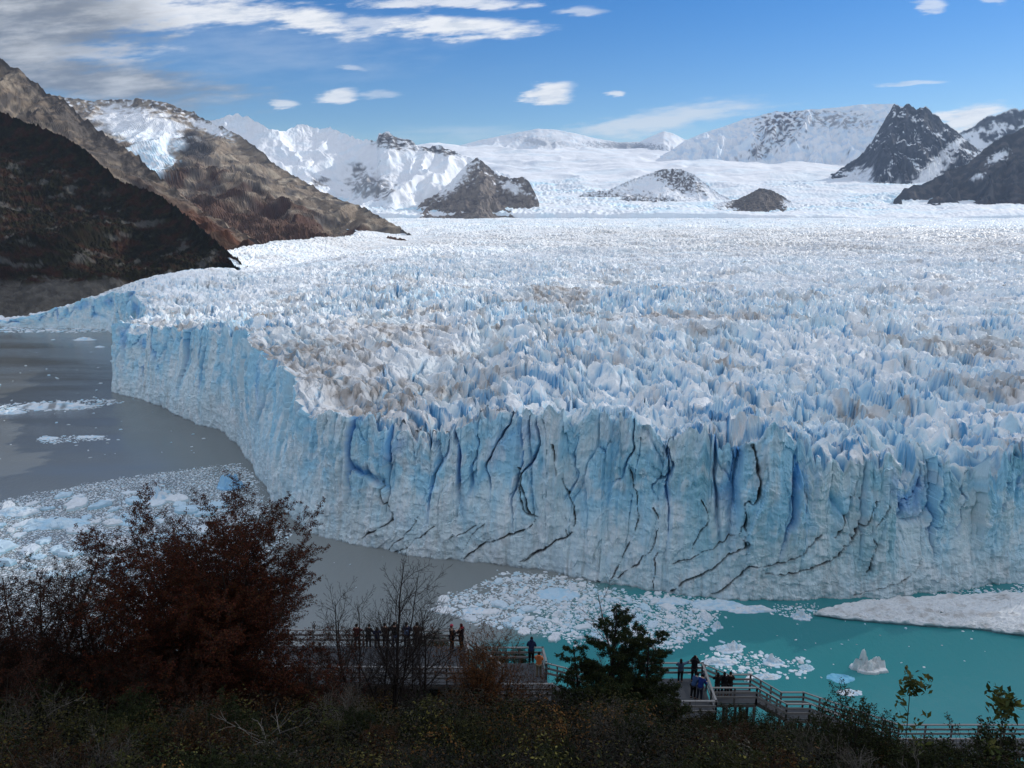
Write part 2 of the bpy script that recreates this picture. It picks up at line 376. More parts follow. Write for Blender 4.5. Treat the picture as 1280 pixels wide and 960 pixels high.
def ice_face():
    seg = np.hypot(*np.diff(FS, axis=0).T); L = np.concatenate([[0], np.cumsum(seg)])
    s = [0.0]
    def at(sv): return np.interp(sv, L, FS[:, 0]), np.interp(sv, L, FS[:, 1])
    while s[-1] < L[-1]:
        X, Y = at(s[-1]); s.append(s[-1]+max(.24, np.hypot(X, Y)*.00125)*(1.6 if X > 170 else 1))
    s = np.array(s[:-1]); bx, by = at(s)
    # the inward normal, smoothed along the front
    ex, ey = at(np.clip(s+6, 0, L[-1])); gx, gy = at(np.clip(s-6, 0, L[-1]))
    tx, ty = ex-gx, ey-gy; l = np.hypot(tx, ty)+1e-9; ix, iy = ty/l, -tx/l
    if inside(GPOLY, np.array([bx[50]+ix[50]*5]), np.array([by[50]+iy[50]*5]))[0] == False: ix, iy = -ix, -iy
    nt, nl = 210, 62
    T = np.linspace(0, 1, nt)
    lobe = sstep(-380, -400, bx)                         # the low far lobe
    setback = mix(7.0, 4.0, lobe)
    Sg, Tg = np.meshgrid(s, T)
    Zg = Tg*54.0
    wob = 1.5*fbm(Sg/14, Zg/20, 201, 3)
    F1, F2, r1, r2, r3, ox, oy = worley((Sg+wob)/15.0, (Zg+wob)/130.0, 211)
    up = sstep(.12, .75, Tg); e = F2-F1
    d = up*((r1-.5)*6.5+ox*8*(r2-.45))-up*np.exp(-(e/.05)**2)*4.0*(r3 > .5)
    f1, f2, q1, q2, q3, px_, py_ = worley((Sg+wob*.7)/6.0, (Zg+wob)/42.0, 223)
    ck2 = np.exp(-((f2-f1)/.06)**2)*(q3 > .66)
    d = d+((q1-.5)*1.5+px_*2.6*(q2-.5)+py_*1.5*(q3-.5))*mix(.35, 1, up)-ck2*1.5*mix(.15, 1, up)
    w1, w2, v1, v2, v3, vx, vy = worley((Sg+wob)/8.0, (Zg-wob)/13.0, 229)
    d = d+((v1-.5)*.6+vx*.9*(v2-.5)+vy*.9*(v3-.5))*mix(.8, .3, up)
    h1, h2, u1, u2, u3, hx, hy = worley(Sg/1.3, Zg/5.5, 231)
    x1, x2, y1, y2, y3, xx, xy = worley((Sg+wob)/3.4, (Zg+.5*wob)/5.5, 259, .95, True)
    d = d+((y1-.5)*.7+xx*1.1*(y2-.5)+xy*.9*(y3-.5))*(.45+.75*sstep(.1, .5, fbm(Sg/22, Zg/18, 263, 3)))+.35*fbm(Sg/3.2, Zg/3.0, 265, 4)
    d = d+(u1-.5)*.30+hx*.5*(u2-.5)+.16*fbm(Sg/2.5, Zg/2.2, 233, 4)+(.55+.5*up)*fbm(Sg/2.6, Zg/30, 234, 4)+.5*(ridged(Sg/5, Zg/45, 236, 3)-.5)*(.4+up)
    d = d+3.5*perlin(Sg/48, Zg/200, 237)*up+1.6*perlin(Sg/26, Zg/40, 239)
    gash = sstep(.05, .0, np.abs(perlin(Sg/15+.2*wob+Zg/95, Zg/420+3, 243)))*sstep(.35, .8, Tg)*sstep(-.1, .35, perlin(Sg/40, Zg/60, 245))
    d = d-gash*4.5
    d = d*mix(1, .55, lobe)[None, :]
    d = d-2.2*sstep(.0, .02, Tg)*0+1.2*(1-sstep(0, .12, Tg))*perlin(Sg/9, 0*Sg, 247)
    # cracks
    inn = setback[None, :]*Tg**1.15
    X0 = bx[None, :]+ix[None, :]*inn; Y0 = by[None, :]+iy[None, :]*inn
    qx, qy = project(X0[::6, ::4], Y0[::6, ::4], Zg[::6, ::4]); sq = Sg[::6, ::4]; zq = Zg[::6, ::4]
    dirtl = np.zeros_like(Sg); carve = np.zeros_like(Sg)
    vis = by[None, :]+0*qx[:, :1] if False else None
    frontcols = (s < np.interp(-60, -bx[:1], s[:1]) ) if False else None
    lim = L[np.argmin(np.hypot(FS[:, 0]+242, FS[:, 1]-460))]
    wS = Sg+.8*fbm(Sg/5, Zg/5, 251, 3, .4); wZ = Zg+.8*fbm(Sg/5, Zg/5, 253, 3, .4)
    thick = .70+.85*fbm(Sg/5, Zg/5, 257, 3)
    for ln, wd in zip(CR, CRW):
        pl = []
        for a, b in ln:
            dd = (qx-a)**2+(qy-b)**2+np.where(sq > lim, 1e9, 0); k = np.unravel_index(np.argmin(dd), dd.shape); pl.append((sq[k], zq[k]))
        pl = smooth_poly(np.array(pl), 2)
        lo = pl.min(0)-6; hi = pl.max(0)+6
        cm = np.where((s > lo[0]) & (s < hi[0]))[0]; 
        if len(cm) == 0: continue
        c0, c1 = cm[0], cm[-1]+1
        dl = dist_poly(pl, wS[:, c0:c1], wZ[:, c0:c1])
        wdm = .33*wd*np.clip(thick[:, c0:c1], .1, 2)
        core = sstep(wdm*1.5, wdm*.5, dl); halo = np.exp(-(dl/(wdm*4.5))**2)*.38*sstep(-.3, .5, fbm(Sg[:, c0:c1]/2, Zg[:, c0:c1]/5, 261, 3))
        dirtl[:, c0:c1] = np.maximum(dirtl[:, c0:c1], np.maximum(core*np.clip(.30+.75*thick[:, c0:c1], 0, 1), halo))
        carve[:, c0:c1] = np.maximum(carve[:, c0:c1], core*wd)
    d = d-carve*1.5
    out = d
    X = X0-ix[None, :]*out; Y = Y0-iy[None, :]*out
    # the rim follows the surface of the ice, notched where a crevasse reaches the edge
    H, ckt, dit = ice_height(X[-1].astype(f32), Y[-1].astype(f32))
    Hs = np.convolve(np.pad(H, 4, 'edge'), np.ones(9)/9, 'valid'); Hw = np.convolve(np.pad(H, 70, 'edge'), np.ones(141)/141, 'valid')
    rim = np.maximum(mix(Hs, H, .6)+2.5*(r1[-1]-.5)*2, 3)
    Z = Tg*np.minimum(Hw, rim+12)[None, :]; Z = Z+(rim-np.minimum(Hw, rim+12))[None, :]*Tg**3.5-.6*(1-Tg)
    V = np.stack([X, Y, Z], -1)
    # lip: back over the top
    K = np.linspace(0, 1, nl)[1:]
    lx = X[-1][None, :]+ix[None, :]*(K[:, None]*26); ly = Y[-1][None, :]+iy[None, :]*(K[:, None]*26)
    lh, lck, ldi = ice_height(lx.astype(f32), ly.astype(f32))
    off = (rim-H)[None, :]*np.exp(-K[:, None]*8)
    lz = lh+off-.9*sstep(.75, 1, K)[:, None]
    V = np.concatenate([V, np.stack([lx, ly, lz], -1)], 0)
    ck = np.concatenate([np.maximum(np.exp(-(e/.06)**2)*(r3 > .5)*up, np.maximum(ck2*.3*up, gash)), lck], 0)
    txv = np.gradient(V, axis=1); tyv = np.gradient(V, axis=0); nn = np.cross(txv, tyv); nzv = np.abs(nn[..., 2])/(np.linalg.norm(nn, axis=-1)+1e-9)
    # colours of the cliff
    n1 = fbm(Sg/9, Zg/22, 271, 4); n2 = fbm(Sg/2.2, Zg/16, 273, 4); n3 = fbm(Sg/30, Zg/30, 275, 3)
    pale = np.array((.73, .855, .885), f32); blue = np.array((.43, .74, .89), f32); deep = np.array((.08, .36, .74), f32); grey = np.array((.68, .80, .835), f32); teal = np.array((.36, .64, .72), f32)
    c = np.broadcast_to(pale, Sg.shape+(3,))
    c = mixc(c, blue, np.clip(sstep(-.5, .6, n1+.35*(Tg-.4)+.8*(r2-.5))*(.42+.75*up), 0, 1))
    c = mixc(c, teal, sstep(.1, .8, n3+.6*(r1-.5))*.75*sstep(-60, 100, X))
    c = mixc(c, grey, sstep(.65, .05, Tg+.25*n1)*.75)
    c = mixc(c, (.86, .90, .905), .55*sstep(.05, .6, fbm(Sg/6, Zg/9, 285, 4)+.3*(y1-.5)))
    fol = np.abs(np.sin((Zg*1.0-.55*np.abs(((Sg+8*fbm(Sg/40, Zg/40, 287, 2)) % 60)-30))/2.3+2.0*fbm(Sg/12, Zg/12, 289, 3)))
    c = mixc(c, (.36, .42, .45), .34*sstep(.16, .0, fol)*sstep(.65, .2, Tg)*sstep(-.1, .4, fbm(Sg/10, Zg/10, 293, 3)))
    c = mixc(c, deep, np.clip(.9*np.maximum(np.exp(-(e/.06)**2)*(r3 > .5)*up*(.35+.65*(q1 > .4)), gash*.95)+.12*ck2*up, 0, .9))
    c = mixc(c, deep, .62*sstep(.3, .8, perlin(Sg/15, Zg/30, 277))*sstep(.5, .75, Tg)*sstep(1.0, .85, Tg))
    grit = np.array((.30, .28, .25), f32)
    c = mixc(c, grit, np.clip(sstep(.35, 1.0, n2)*.30*sstep(-.2, .5, n3)+.30*sstep(.1, .9, fbm(Sg/1.2, Zg/22, 281, 3))*sstep(.5, .1, Tg), 0, .5))
    c = mixc(c, np.array((.045, .043, .042), f32), np.clip(dirtl, 0, .97))
    c = mixc(c, blue*np.float32(1.0), .35*sstep(.2, .7, fbm(Sg/1.6, Zg/26, 291, 3))*sstep(.1, .4, Tg))
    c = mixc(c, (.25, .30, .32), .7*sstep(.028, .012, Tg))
    lc = ice_cols(nzv[nt:], lck, ldi, lx.astype(f32), ly.astype(f32), lz)
    c = np.concatenate([c, lc], 0)
    V = V.reshape(-1, 3)-np.array((0, 260, 0))
    return mesh_np('ice_cliff', V, grid_faces(nt+nl-1, len(s)), ICE, glacier, c)
ice_face()
# ------------------------------------------------------------------ lake
def lake():
    m, t = new_mat('lake_water')
    co = t.n('ShaderNodeTexCoord').outputs['Object']
    sx = t.n('ShaderNodeSeparateXYZ', i={0: co})
    wp = t.n('ShaderNodeMapping', i={0: co, 2: (0, 0, .6), 3: (.35, 1.6, 1)}).outputs[0]
    n = t.math('ADD', t.math('MULTIPLY', t.math('SUBTRACT', t.noise(wp, .05, 7, .65), .5), 46), t.math('MULTIPLY', t.math('SUBTRACT', t.noise(co, .03, 5), .5), 30))
    # silt-grey water to the left and far off, turquoise close in on the right
    k = t.ramp(t.math('ADD', t.math('ADD', t.math('MULTIPLY', sx.outputs[0], 1.0), t.math('MULTIPLY', sx.outputs[1], -1.15)), n), -232, -203)
    g = t.mixc(t.ramp(t.math('ADD', sx.outputs[1], n), 230, 420), (.245, .265, .258), (.180, .190, .182))
    c = t.mixc(k, g, (.044, .250, .265))
    mp = t.n('ShaderNodeMapping', i={0: co, 3: (1, .55, 1)}).outputs[0]
    h = t.math('ADD', t.noise(mp, .55, 5, .6), t.math('MULTIPLY', t.noise(mp, 2.2, 3), .25))
    calm = t.ramp(t.noise(t.n('ShaderNodeMapping', i={0: co, 3: (.3, 2.0, 1)}).outputs[0], .016, 5, .6), .35, .65)
    bn = t.n('ShaderNodeBump', i={'Strength': t.math('MULTIPLY_ADD', calm, .45, .16), 'Distance': .4, 'Height': h})
    b = t.n('ShaderNodeBsdfPrincipled', i={'Base Color': c, 'Roughness': .07, 'IOR': 1.33, 'Normal': bn.outputs[0]})
    t.n('ShaderNodeOutputMaterial', i={0: b.outputs[0]})
    xs = np.array([-10500, -3000, -900, -300, 0, 300, 900, 3000, 10500.]); ys = np.array([-10500, -2000, 0, 200, 500, 1000, 3000, 10500.])
    X, Y = np.meshgrid(xs, ys)
    o = mesh_np('lake', np.stack([X, Y, 0*X], -1), grid_faces(*X.shape), m)
    tag(o, 'calm lake, grey on one side and turquoise on the other', None, None, 'structure')
lake()
# ------------------------------------------------------------------ mountains
ROCKM = attr_mat('mountain_rock', rough=.95, spec=.1, nscale=.06, namp=.30, bump=.5, bscale=.08)
FORM = attr_mat('hillside_forest', rough=.95, spec=.05, nscale=.12, namp=.45, bump=.8, bscale=.22)
SNOWM = attr_mat('mountain_snow', rough=.7, spec=.2, nscale=.02, namp=.08, bump=.35, bscale=.05)
def mountain(name, crest, foot, label, colour, mat, step=1.0, nv=150, relief=.16, gx=.3, jag=.02, seed=0, power=.9, back=.35, octs=6, backslope=.7, warp=.35, slabs=0, kind='structure', smooth=False, gain=.45, rough=.2, fuzz=0, fuzzv=0):
    """A ridge: CREST [(px,py,distance)] is its skyline, FOOT [(px,height,distance)] the line where it meets the ice; between them slopes carved by spurs and gullies"""
    cr = np.array(crest, float); ft = np.array(foot, float)
    px = np.arange(cr[0, 0], cr[-1, 0]+.01, step)
    py = np.interp(px, cr[:, 0], cr[:, 1]); Yc = np.interp(px, cr[:, 0], cr[:, 2])
    k = max(1, int(3/step)); 
    xc, yc, zc = at_Y(px, py, Yc)
    zf = np.interp(px, ft[:, 0], ft[:, 1]); Yf = np.interp(px, ft[:, 0], ft[:, 2])
    H = np.maximum(zc-zf, 5)
    ratio = xc/yc
    v = np.concatenate([-np.linspace(back, .04, 14), np.linspace(0, 1, nv)**1.15])[:, None]
    dY = (Yc-Yf)[None, :]
    Y = Yc[None, :]-v*dY
    X = ratio[None, :]*Y
    vf = np.clip(v, 0, 1)
    rel = float(np.median(H))
    g = vf**power
    Z = zc[None, :]-H[None, :]*g
    Z = np.where(v < 0, zc[None, :]+v*dY*backslope*H[None, :]/np.maximum(dY, 1), Z)
    s = rel*gx*2.2
    wx = X+s*warp*fbm(X/s+seed, Y/s, seed+1, 4); wy = Y+s*warp*fbm(X/s, Y/s+seed, seed+5, 4)
    r = ridged(wx/s, wy/(s*1.5), seed+9, octs-1, gain)
    r2 = fbm(wx/(s*.35), wy/(s*.35), seed+15, 5, gain)
    env = np.clip(np.sin(np.pi*np.clip(vf*.92+.0, 0, 1))**.7, 0, 1)
    n = (r-.55)*1.5*env+r2*rough*env
    Z = Z+n*rel*relief+rel*jag*.5*fbm(X/(rel*.10), Y/(rel*.10), seed+21, 3)*np.exp(-(np.abs(v)/.10)**2)*(v >= -.2)+rel*jag*.12*fbm(X/(rel*.05), Y/(rel*.05), seed+23, 3)*env
    if slabs:
        q = Z/(rel*.11)+fbm(X/(s*.6), Y/(s*.6), seed+31, 4)*1.3
        st = q-np.floor(q); Z = Z+slabs*rel*.07*(sstep(.2, .8, st)-st)*env
    if fuzz:
        for k_, a_ in ((9.0, 1.0), (4.5, .6)): Z = Z+fuzz*a_*np.clip(.55-worley(X/k_, Y/k_, seed+61)[0], 0, 1)*sstep(fuzzv-.12, fuzzv+.1, vf+.25*fbm(X/90, Y/90, seed+63, 3))*(v >= -.05)*(Z > 8)
    V = np.stack([X, Y, Z], -1).astype(f32)
    tx = np.gradient(V, axis=1); ty = np.gradient(V, axis=0); nn = np.cross(tx, ty); nn /= np.linalg.norm(nn, axis=-1, keepdims=True)+1e-9
    nn *= np.sign(nn[..., 2:3])
    qx, qy = project(X, Y, Z)
    c = colour(dict(X=X, Y=Y, Z=Z, v=vf+0*X, nz=nn[..., 2], nx=nn[..., 0], r=r, r2=r2, px=qx, py=qy, h=(Z-zf[None, :])/H[None, :], s=s, seed=seed))
    o = mesh_np(name, V, grid_faces(*X.shape), mat, None, c, smooth=smooth)
    return tag(o, label, None, None, kind)
def base(e, c): return np.broadcast_to(np.array(c, f32), e['X'].shape+(3,))
SNOW = (.84, .86, .885); ROCK = (.105, .098, .098); TAN = (.255, .205, .155); RUST = (.105, .050, .033); DARKF = (.038, .032, .024); ICEB = (.52, .74, .88)
def F(e, k, d=0, n=4): return fbm(e['X']/(e['s']*k), e['Y']/(e['s']*k)+e['Z']/(e['s']*k), e['seed']+50+d, n)
def blob(e, cx, cy, rx, ry, tilt=0, soft=.35, wob=.5, k=.25, d=0):
    """1 inside an irregular patch centred where the photo shows it on this slope"""
    x = e['px']-cx; y = e['py']-cy; c, s = math.cos(tilt), math.sin(tilt)
    r = np.hypot((x*c+y*s)/rx, (-x*s+y*c)/ry)+wob*F(e, k, 7+d)
    return sstep(1+soft, 1-soft, r)

def col_near(e):                                        # tan upper slopes, crags, rust forest below
    c = mixc(base(e, (.20, .16, .122)), (.27, .225, .175), sstep(-.2, .7, F(e, .3)))
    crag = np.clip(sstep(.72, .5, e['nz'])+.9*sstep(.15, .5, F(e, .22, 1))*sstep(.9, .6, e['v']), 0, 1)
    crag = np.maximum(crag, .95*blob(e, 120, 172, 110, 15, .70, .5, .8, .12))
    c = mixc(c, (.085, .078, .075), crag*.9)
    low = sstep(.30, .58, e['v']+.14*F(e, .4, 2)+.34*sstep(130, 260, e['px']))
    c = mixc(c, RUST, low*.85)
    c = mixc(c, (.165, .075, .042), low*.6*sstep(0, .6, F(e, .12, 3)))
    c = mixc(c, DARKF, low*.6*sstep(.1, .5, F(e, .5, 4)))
    return c
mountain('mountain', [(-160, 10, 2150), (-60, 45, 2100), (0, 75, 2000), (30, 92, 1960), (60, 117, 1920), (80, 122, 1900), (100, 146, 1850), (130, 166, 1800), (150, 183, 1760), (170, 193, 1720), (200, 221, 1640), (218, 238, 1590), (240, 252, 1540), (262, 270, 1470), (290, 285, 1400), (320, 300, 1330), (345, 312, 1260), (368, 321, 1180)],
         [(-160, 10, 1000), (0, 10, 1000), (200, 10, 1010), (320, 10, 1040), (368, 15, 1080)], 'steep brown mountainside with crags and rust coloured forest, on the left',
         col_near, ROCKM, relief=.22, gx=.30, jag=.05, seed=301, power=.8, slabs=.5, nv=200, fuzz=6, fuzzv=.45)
def col_shaded_forest(e):  # forest colours kept very dark, with the slope's shade put in
    c = mixc(base(e, (.020, .019, .013)), (.042, .023, .016), sstep(-.2, .6, F(e, .14)))
    c = mixc(c, (.036, .036, .020), .6*sstep(.1, .6, F(e, .05, 1)))
    c = mixc(c, (.11, .108, .10), .7*sstep(.55, .75, F(e, .16, 2)+.45*(1-e['nz']))*sstep(.05, .2, e['v']))
    shore = sstep(349, 357, e['py']+5*F(e, .2, 3)-.10*np.clip(e['px']-150, 0, 200)+.02*e['px'])
    c = mixc(c, mixc(base(e, (.125, .115, .10)), (.085, .08, .072), sstep(-.3, .5, F(e, .1, 5))), shore)
    return c
mountain('shaded_forest_spur', [(-160, 55, 1500), (-60, 108, 1450), (0, 141, 1400), (40, 156, 1370), (75, 168, 1340), (110, 192, 1300), (150, 226, 1240), (200, 245, 1180), (230, 268, 1130), (262, 297, 1060), (290, 320, 1000), (303, 331, 960), (322, 344, 900)],  # separate dark spur standing in for the shaded lower slope
         [(-160, -2, 770), (0, -2, 775), (60, 2, 800), (150, 6, 840), (322, 22, 880)], 'forested slope painted dark for shade, running down to a grey gravel shore, on the left', col_shaded_forest, FORM, relief=.13, gx=.42, jag=.035, seed=341, power=.62, nv=280, fuzz=7, fuzzv=-.2)

def col_mid(e):
    c = mixc(base(e, (.245, .200, .155)), (.35, .30, .235), sstep(-.1, .6, F(e, .22)))
    crag = np.clip(sstep(.66, .42, e['nz'])+.9*sstep(.18, .48, F(e, .2, 1))*sstep(.75, .45, e['v']), 0, 1)
    c = mixc(c, (.085, .082, .083), crag*.88)
    c = mixc(c, (.075, .073, .078), .85*blob(e, 244, 183, 22, 17, .2, .3, .4, d=1))
    low = sstep(.36, .66, e['v']+.22*F(e, .35, 2)+.12*sstep(420, 510, e['px']))
    c = mixc(c, (.088, .047, .035), low*.88)
    c = mixc(c, DARKF, low*.5*sstep(.0, .5, F(e, .15, 4)))
    sn = blob(e, 175, 158, 56, 22, .25, .25, .35, d=2)
    sn = np.maximum(sn, blob(e, 188, 190, 27, 36, -.38, .2, .4, d=3))
    ice = mixc(base(e, SNOW), ICEB, sstep(150, 200, e['py'])*.9*sstep(-.4, .3, F(e, .08, 6)))
    sn = np.maximum(sn, blob(e, 262, 160, 26, 5, .35, .35, .8, .1, 4))
    sn = np.maximum(sn, .9*blob(e, 222, 178, 8, 4, .1, .3, .4, d=5))
    sn = np.maximum(sn, sstep(.25, .5, F(e, .1, 8))*sstep(.10, .03, e['v'])*sstep(300, 280, e['px']))
    sn = sn*(1-.8*sstep(.3, .6, F(e, .14, 9))*sstep(150, 136, e['py']))
    return mixc(c, ice, sn)
mountain('mountain', [(20, 110, 3700), (80, 121, 3650), (110, 126, 3600), (150, 125, 3560), (178, 123, 3500), (200, 127, 3450), (225, 135, 3400), (243, 141, 3350), (258, 151, 3280), (275, 157, 3200), (300, 170, 3100), (322, 186, 2980), (345, 206, 2860), (372, 222, 2720), (400, 238, 2580), (425, 249, 2450), (450, 258, 2330), (480, 274, 2150), (500, 285, 2000), (515, 296, 1850)],
         [(20, 10, 1700), (300, 10, 1560), (360, 10, 1500), (430, 20, 1540), (515, 40, 1640)], 'brown and grey mountain carrying a small hanging glacier near its top', col_mid, ROCKM, relief=.16, gx=.28, jag=.03, seed=381, power=.78, slabs=.35, nv=220, gain=.42, fuzz=7, fuzzv=.6)

def snowy(amount=.5, vmin=0, rock=ROCK, blue=.35):
    def f(e):
        sn = sstep(-.10, .10, e['nz']-.62+.34*F(e, .40)+.14*F(e, .12, 1)-.5+amount)
        c = mixc(base(e, rock), tuple(x*1.6 for x in rock), sstep(-.1, .6, F(e, .12, 2)))
        s = mixc(base(e, SNOW), (.70, .83, .92), blue*sstep(0, .6, F(e, .3, 3)))
        return mixc(c, s, sn)
    return f
def col_c(e):
    c = snowy(.98)(e)
    rk = np.maximum(blob(e, 492, 176, 26, 9, .1, .3, .7, .12), blob(e, 548, 187, 26, 5, .15, .3, .6, .12, 1))
    rk = np.maximum(rk, .8*blob(e, 463, 233, 26, 14, .25, .4, .7, .15, 2))
    rk = np.maximum(rk, .9*blob(e, 447, 208, 8, 6, 0, .4, .7, .15, 3))
    rk = np.maximum(rk, .9*blob(e, 400, 228, 9, 6, 0, .4, .7, .15, 5))
    rk = rk*sstep(-.35, .15, F(e, .1, 4)+.25)
    return mixc(c, mixc(base(e, (.10, .097, .10)), (.19, .175, .165), sstep(0, .5, F(e, .1, 6))), rk)
mountain('mountain', [(230, 172, 5960), (262, 153, 5880), (280, 146, 5800), (298, 143, 5800), (320, 152, 5720), (340, 163, 5640), (358, 163, 5720), (368, 157, 5800), (378, 155, 5800), (392, 160, 5800), (408, 159, 5800), (420, 163, 5720), (435, 169, 5640), (455, 176, 5480), (470, 175, 5400), (474, 167, 5320), (486, 164, 5320), (498, 173, 5280), (510, 173, 5280), (520, 181, 5240), (535, 183, 5240), (552, 182, 5240), (570, 190, 5240), (585, 196, 5240), (640, 222, 5000)],
         [(230, 40, 4250), (430, 60, 4350), (640, 75, 4500)], 'snow covered peaks with dark rock crowns behind the brown spur', col_c, SNOWM, gain=.36, rough=.12, relief=.26, gx=.33, jag=.05, seed=421, power=.85, octs=5, nv=170)

def col_nun(e):
    c = mixc(base(e, (.22, .19, .165)), (.13, .115, .11), sstep(-.2, .4, F(e, .25)))
    c = mixc(c, (.27, .235, .20), .7*sstep(.2, .6, F(e, .1, 1)))
    return mixc(c, SNOW, .95*np.clip(np.maximum(blob(e, 568, 222, 10, 28, .75, .3, .5, .2), .9*blob(e, 640, 234, 14, 5, .4, .3, .7, .2, 3))+sstep(.4, .5, F(e, .2, 3))*sstep(.35, .1, e['v']), 0, 1))
mountain('rock_outcrop', [(520, 262, 4520), (528, 251, 4550), (545, 243, 4600), (565, 226, 4650), (577, 211, 4680), (588, 203, 4700), (597, 197, 4700), (608, 206, 4680), (622, 219, 4650), (640, 223, 4620), (655, 221, 4600), (662, 228, 4560), (668, 240, 4530), (674, 254, 4500)],
         [(520, 70, 4300), (600, 75, 4150), (674, 78, 4400)], 'brown pyramid of bare rock rising out of the snowfield', col_nun, ROCKM, step=.5, relief=.22, gx=.3, jag=.05, seed=461, power=.75, nv=110)
def col_hill1(e):
    rk = np.maximum(blob(e, 845, 222, 34, 12, .45, .3, .8, .2), blob(e, 800, 256, 84, 11, .10, .3, .8, .2, 1))
    rk = np.maximum(rk, sstep(.62, .5, e['nz'])*.5)
    return mixc(snowy(1.0)(e), mixc(base(e, (.12, .105, .098)), (.20, .175, .155), sstep(0, .5, F(e, .1, 6))), rk*sstep(-.45, -.05, F(e, .1, 9)))
mountain('rock_outcrop', [(690, 258, 5100), (715, 248, 5150), (735, 240, 5200), (760, 238, 5200), (785, 226, 5250), (805, 219, 5300), (830, 211, 5300), (850, 211, 5300), (868, 218, 5250), (885, 232, 5200), (900, 243, 5150), (925, 254, 5100)],
         [(690, 76, 4800), (800, 72, 4700), (925, 74, 4800)], 'low snowy knoll with dark brown rock showing along its foot', col_hill1, SNOWM, step=.6, gain=.36, rough=.12, relief=.25, gx=.4, jag=.05, seed=481, power=.7, nv=90)
mountain('rock_outcrop', [(862, 268, 4690), (878, 262, 4720), (890, 257, 4750), (905, 252, 4780), (920, 250, 4800), (935, 243, 4800), (950, 235, 4800), (962, 237, 4800), (975, 243, 4780), (988, 251, 4750), (998, 266, 4700)],
         [(862, 70, 4500), (940, 68, 4450), (998, 72, 4500)], 'small brown rock hump standing beside the snowfield', lambda e: mixc(mixc(mixc(base(e, (.17, .145, .125)), (.10, .09, .085), sstep(-.2, .4, F(e, .2))), (.25, .215, .18), .6*sstep(.2, .6, F(e, .1, 1))), SNOW, np.maximum(blob(e, 893, 256, 22, 7, -.3, .3, .7, .2, 3), blob(e, 990, 258, 12, 6, .5, .3, .7, .2, 4))), ROCKM, step=.5, relief=.22, gx=.4, jag=.06, seed=491, power=.7, nv=80)

def col_dome(e):
    c = snowy(1.2, blue=.5)(e)
    rk = np.maximum(blob(e, 785, 183, 42, 4.5, .05, .3, .8, .05), blob(e, 770, 207, 12, 3, .1, .3, .5, .05, 1))
    rk = np.maximum(rk, .55*blob(e, 680, 178, 30, 5, .12, .4, .8, .05, 2))
    return mixc(c, (.17, .19, .225), rk*.75)
mountain('mountain', [(500, 195, 9800), (560, 186, 9800), (600, 175, 9800), (625, 170, 9800), (650, 165, 9800), (672, 161, 9800), (695, 162, 9800), (720, 167, 9800), (745, 173, 9800), (775, 178, 9800), (800, 177, 9800), (815, 170, 9700), (830, 164, 9700), (842, 167, 9700), (855, 174, 9700), (900, 182, 9700), (1120, 190, 9700)],
         [(500, 420, 8600), (700, 400, 8400), (1120, 420, 8600)], 'smooth white snow dome on the skyline', col_dome, SNOWM, gain=.36, rough=.12, smooth=True, relief=.14, gx=.3, jag=.012, seed=521, power=.85, nv=100)
def col_massif(e):  # bluish snow and ice, the tint also painting in blue shading
    c = snowy(1.22, rock=(.13, .125, .135), blue=.6)(e)
    rk = np.maximum(blob(e, 975, 158, 26, 20, -.5, .3, .8, .1), blob(e, 948, 190, 11, 9, 0, .3, .7, .1, 1)*.9)
    rk = np.maximum(rk, .7*blob(e, 1040, 150, 45, 9, .1, .5, .9, .1, 2))
    c = mixc(c, (.56, .70, .84), .7*sstep(-.1, .5, F(e, .2, 11)))
    return mixc(c, mixc(base(e, (.11, .105, .115)), (.22, .19, .18), sstep(0, .5, F(e, .08, 6))), rk*sstep(-.25, .1, F(e, .12, 9)))
mountain('mountain', [(825, 196, 8300), (840, 187, 8300), (858, 175, 8300), (880, 166, 8300), (905, 158, 8350), (930, 149, 8400), (955, 143, 8400), (970, 139, 8400), (985, 140, 8400), (1000, 138, 8400), (1025, 136, 8400), (1050, 134, 8400), (1072, 131, 8400), (1095, 130, 8400), (1118, 130, 8400), (1150, 140, 8300), (1190, 165, 8200)],
         [(825, 430, 7850), (900, 400, 7780), (1000, 390, 7740), (1190, 380, 7700)], 'broad flat topped massif of snow and ice with dark cliffs', col_massif, SNOWM, step=.8, gain=.42, rough=.34, relief=.30, gx=.26, jag=.014, seed=561, power=.95, nv=150, octs=5)
mountain('mountain', [(1165, 190, 7600), (1185, 178, 7600), (1200, 166, 7600), (1218, 158, 7600), (1230, 147, 7600), (1245, 143, 7600), (1262, 138, 7600), (1275, 137, 7600), (1285, 132, 7600), (1330, 110, 7600), (1400, 120, 7600)],
         [(1165, 200, 7100), (1400, 200, 7000)], 'snowy mountain with black rock ribs at the right edge behind the dark slope', snowy(.62, rock=(.075, .075, .08)), SNOWM, step=.8, gain=.36, rough=.12, relief=.25, gx=.22, jag=.04, seed=601, power=.75, nv=110)
def col_pyr(e):
    c = snowy(.36, rock=(.070, .070, .076), blue=.5)(e)
    sn = np.maximum(blob(e, 1165, 215, 34, 10, -.75, .3, .7, .15), blob(e, 1105, 245, 60, 14, .1, .5, .6, .15, 1))
    sn = np.maximum(sn, blob(e, 1075, 225, 16, 12, -.6, .4, .6, .15, 2)); sn = np.maximum(sn, blob(e, 1195, 180, 16, 4, -.6, .4, .8, .1, 3))
    return mixc(c, SNOW, sn)
